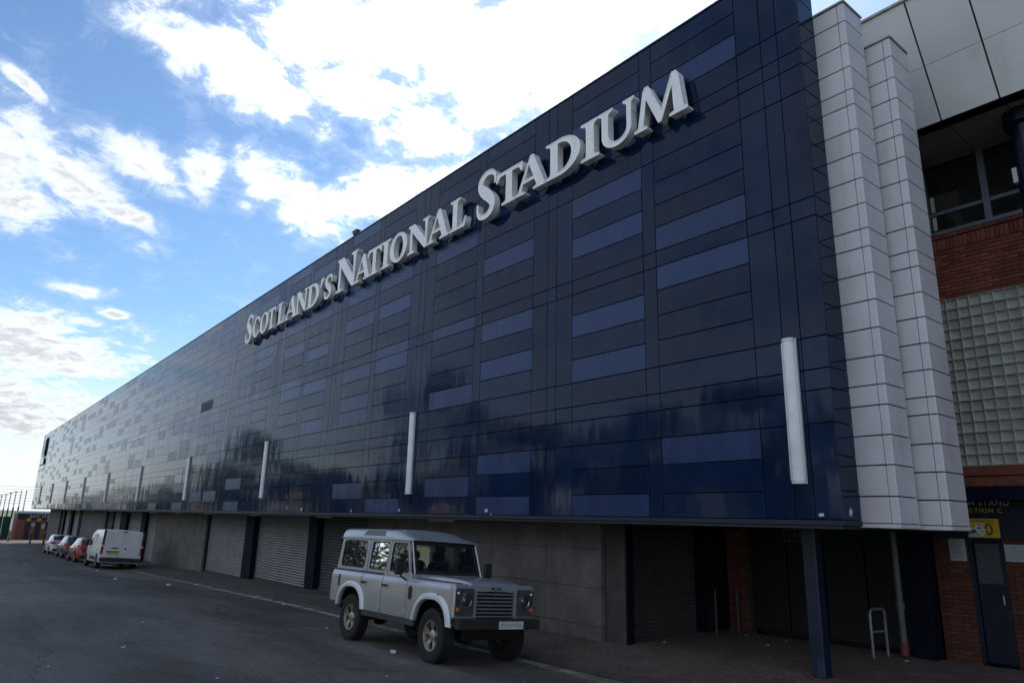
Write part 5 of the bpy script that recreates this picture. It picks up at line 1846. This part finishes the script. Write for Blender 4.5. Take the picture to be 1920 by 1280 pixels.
# ------------------------------------------------------------------ trees across the road (mirrored in the panels; those by the camera added for shade)
def leaf_mat():
    m = bpy.data.materials.new('foliage')
    m.use_nodes = True
    t = m.node_tree
    p = t.nodes['Principled BSDF']
    geo = t.nodes.new('ShaderNodeNewGeometry')
    n = N(t, 'ShaderNodeTexNoise', i={'Vector': geo.outputs['Position'], 'Scale': .7, 'Detail': 3.0})
    f = MT(t, 'MULTIPLY', SS(t, n.outputs[0], .3, .7, .7, 1.25), SS(t, geo.outputs['Random Per Island'], 0, 1, .6, 1.3))
    t.links.new(VM(t, 'MULTIPLY', (.045, .075, .022), N(t, 'ShaderNodeCombineXYZ', i={0: f, 1: f, 2: f}).outputs[0]), p.inputs['Base Color'])
    p.inputs['Roughness'].default_value = .6
    return m


M_LEAF = leaf_mat()
M_BARK = mat('bark', (.06, .05, .04), .9, var=.25, vscale=6)


def tree_meshes(seed, H, rx):
    rnd = random.Random(seed)
    tr = MB()
    tr.tube([(0, 0, -.4), (.05, .02, H * .2), (.1, -.1, H * .45), (0, .1, H * .8)], [.34, .26, .18, .05], 9)
    clumps = []
    for k in range(30):
        a = rnd.uniform(0, 6.283)
        z = H * rnd.uniform(.28, .97)
        rr = rx * math.sin(math.pi * min(1, max(.08, (z / H - .18) / .86))) ** .7 * rnd.uniform(.35, 1)
        c = Vector((rr * math.cos(a), rr * math.sin(a), z))
        clumps.append((c, rnd.uniform(.9, 1.7) * H / 13))
        if k < 12:
            tr.tube([(0, 0, z * .55), tuple(c * .5 + Vector((0, 0, z * .32))), tuple(c)], [.09, .06, .02], 5)
    lf = MB()
    for c, r in clumps:
        for i in range(150):
            d = Vector((rnd.gauss(0, 1), rnd.gauss(0, 1), rnd.gauss(0, .8))).normalized() * r * rnd.uniform(.55, 1.08)
            p = c + d
            u = Vector((rnd.gauss(0, 1), rnd.gauss(0, 1), rnd.gauss(0, 1))).normalized()
            v = u.orthogonal().normalized()
            s = rnd.uniform(.12, .24)
            lf.add([p - u * s, p + v * s * .55, p + u * s, p - v * s * .55], [(0, 1, 2, 3)])
    return tr.data('trunk', M_BARK, fix=False), lf.data('crown', M_LEAF, fix=False)


TM = [tree_meshes(1, 13.5, 4.6), tree_meshes(2, 10.5, 4.0), tree_meshes(3, 15.5, 5.2)]
random.seed(31)
TREES = [(40, -18, 0, .8), (28, -17, 1, .95), (17, -18, 0, .8), (7, -17, 1, .9), (-4, -17, 0, .7), (-9, -20, 1, .85), (-19, -17, 1, .75), (-36, -20, 1, .85), (-46, -18, 1, .8), (-14, -17, 1, .8), (-24, -19, 0, .85), (-31, -18, 1, .9), (-41, -17, 0, .8), (-52, -20, 2, .85), (-60, -18, 2, 1.05), (-68, -19, 1, .8), (-82, -18, 1, .75), (-95, -18, 0, .8), (-108, -18, 2, .95),  # leading entries are unseen trees, added to block low skylight
         (-118, -20, 2, 1.05), (-127, -18, 0, 1.0), (-137, -19, 2, .85), (-150, -17, 1, .9), (-163, -18, 0, .85), (-178, -17, 1, .9), (-196, -15, 2, .7), (-215, -14, 1, .9), (-235, -12, 0, .8)]
for k, (x, y, v, s) in enumerate(TREES):
    t = thing('street_tree', ['leafy round-crowned tree on the verge across the road', 'lower bushy tree on the verge across the road', 'tall full-crowned tree on the verge across the road'][v], 'tree', (x, y, g(max(x, -220)) + .19),
              random.uniform(0, 6.28), group='trees on the verge across the road, kind %d' % (v + 1))
    t.scale = (s, s, s * random.uniform(.92, 1.08))
    place('trunk', TM[v][0], t)
    place('crown', TM[v][1], t)

# ------------------------------------------------------------------ litter
M_LIT = mat('litter_white', (.55, .55, .54), .7, var=.2, vscale=20)
M_LITB = mat('litter_blue', (.38, .45, .55), .5, var=.4, vscale=25)
random.seed(17)


def scrap(x, y, s, m, label, on=road_z, flat=.35, name='paper_scrap', cat='litter', group='white paper scraps on the ground'):
    bm = bmesh.new()
    bmesh.ops.create_icosphere(bm, subdivisions=2, radius=s)
    for v in bm.verts:
        k = random.uniform(.55, 1.2)
        v.co = Vector((v.co.x * k * random.uniform(.9, 1.5), v.co.y * k, (v.co.z * k) * flat))
    zmin = min(v.co.z for v in bm.verts)
    for v in bm.verts:
        v.co.z -= zmin
    me = bpy.data.meshes.new(name)
    bm.to_mesh(me)
    bm.free()
    me.materials.append(m)
    o = place(name, me, None, (x, y, on(x, y) + .001), random.uniform(0, 6))
    return tag(o, label, cat, group)


def ground_hit(px, py, fn):
    d = cam.matrix_world.to_3x3() @ Vector(((px - 960) / 1307, -(py - 640) / 1307, -1))
    t = .5
    while t < 300:
        p = d * t
        if p.z < fn(p.x, p.y):
            return p.x, p.y
        t *= 1.003
    return None


LIT = [(315, 1098, .13, 0), (217, 1086, .11, 0), (368, 1097, .10, 0), (182, 1070, .08, 0), (268, 1167, .03, 0), (232, 1214, .045, 0), (407, 1272, .025, 0), (90, 1250, .02, 0),
       (480, 1120, .09, 0), (612, 1178, .05, 0), (725, 1268, .02, 0), (46, 1060, .09, 0), (657, 1212, .02, 0)]
for (px, py, s, k) in LIT:
    h = ground_hit(px, py, road_z)
    scrap(h[0], min(h[1], 8.3), s * .8, M_LIT, 'crumpled white paper scrap lying on the asphalt away from the kerb' if h[1] < 7.6 else 'crumpled white paper scrap lying along the gutter setts')
for (px, py, s) in ((1305, 1176, .05), (1400, 1190, .03), (1475, 1203, .03), (1440, 1210, .03), (1245, 1204, .03), (1182, 1200, .05), (1565, 1206, .025), (1700, 1240, .03)):
    h = ground_hit(px, py, pave_z)
    scrap(h[0], min(h[1], 13.8), s, M_LIT, 'small white scrap lying on the paving inside the undercroft', pave_z, group='scraps in the undercroft')
h = ground_hit(738, 1226, road_z)
cn = thing('drink_can', 'pale blue drinks can lying on the asphalt beside the off-roader', 'can', (h[0], h[1], road_z(*h) + .034), .3)
MB().lathe([(.022, -.062), (.033, -.054), (.033, .05), (.026, .06), (.024, .061)], 16, 'x').build('can_body', M_LITB, cn, smooth=True)
MB().lathe([(.026, .0612), (0, .060)], 16, 'x').build('can_lid', M_CHROME, cn)
h = ground_hit(563, 1134, road_z)
scrap(h[0], 8.1, .07, M_LITB, 'crushed blue wrapper in the gutter behind the off-roader', name='wrapper', group=None)
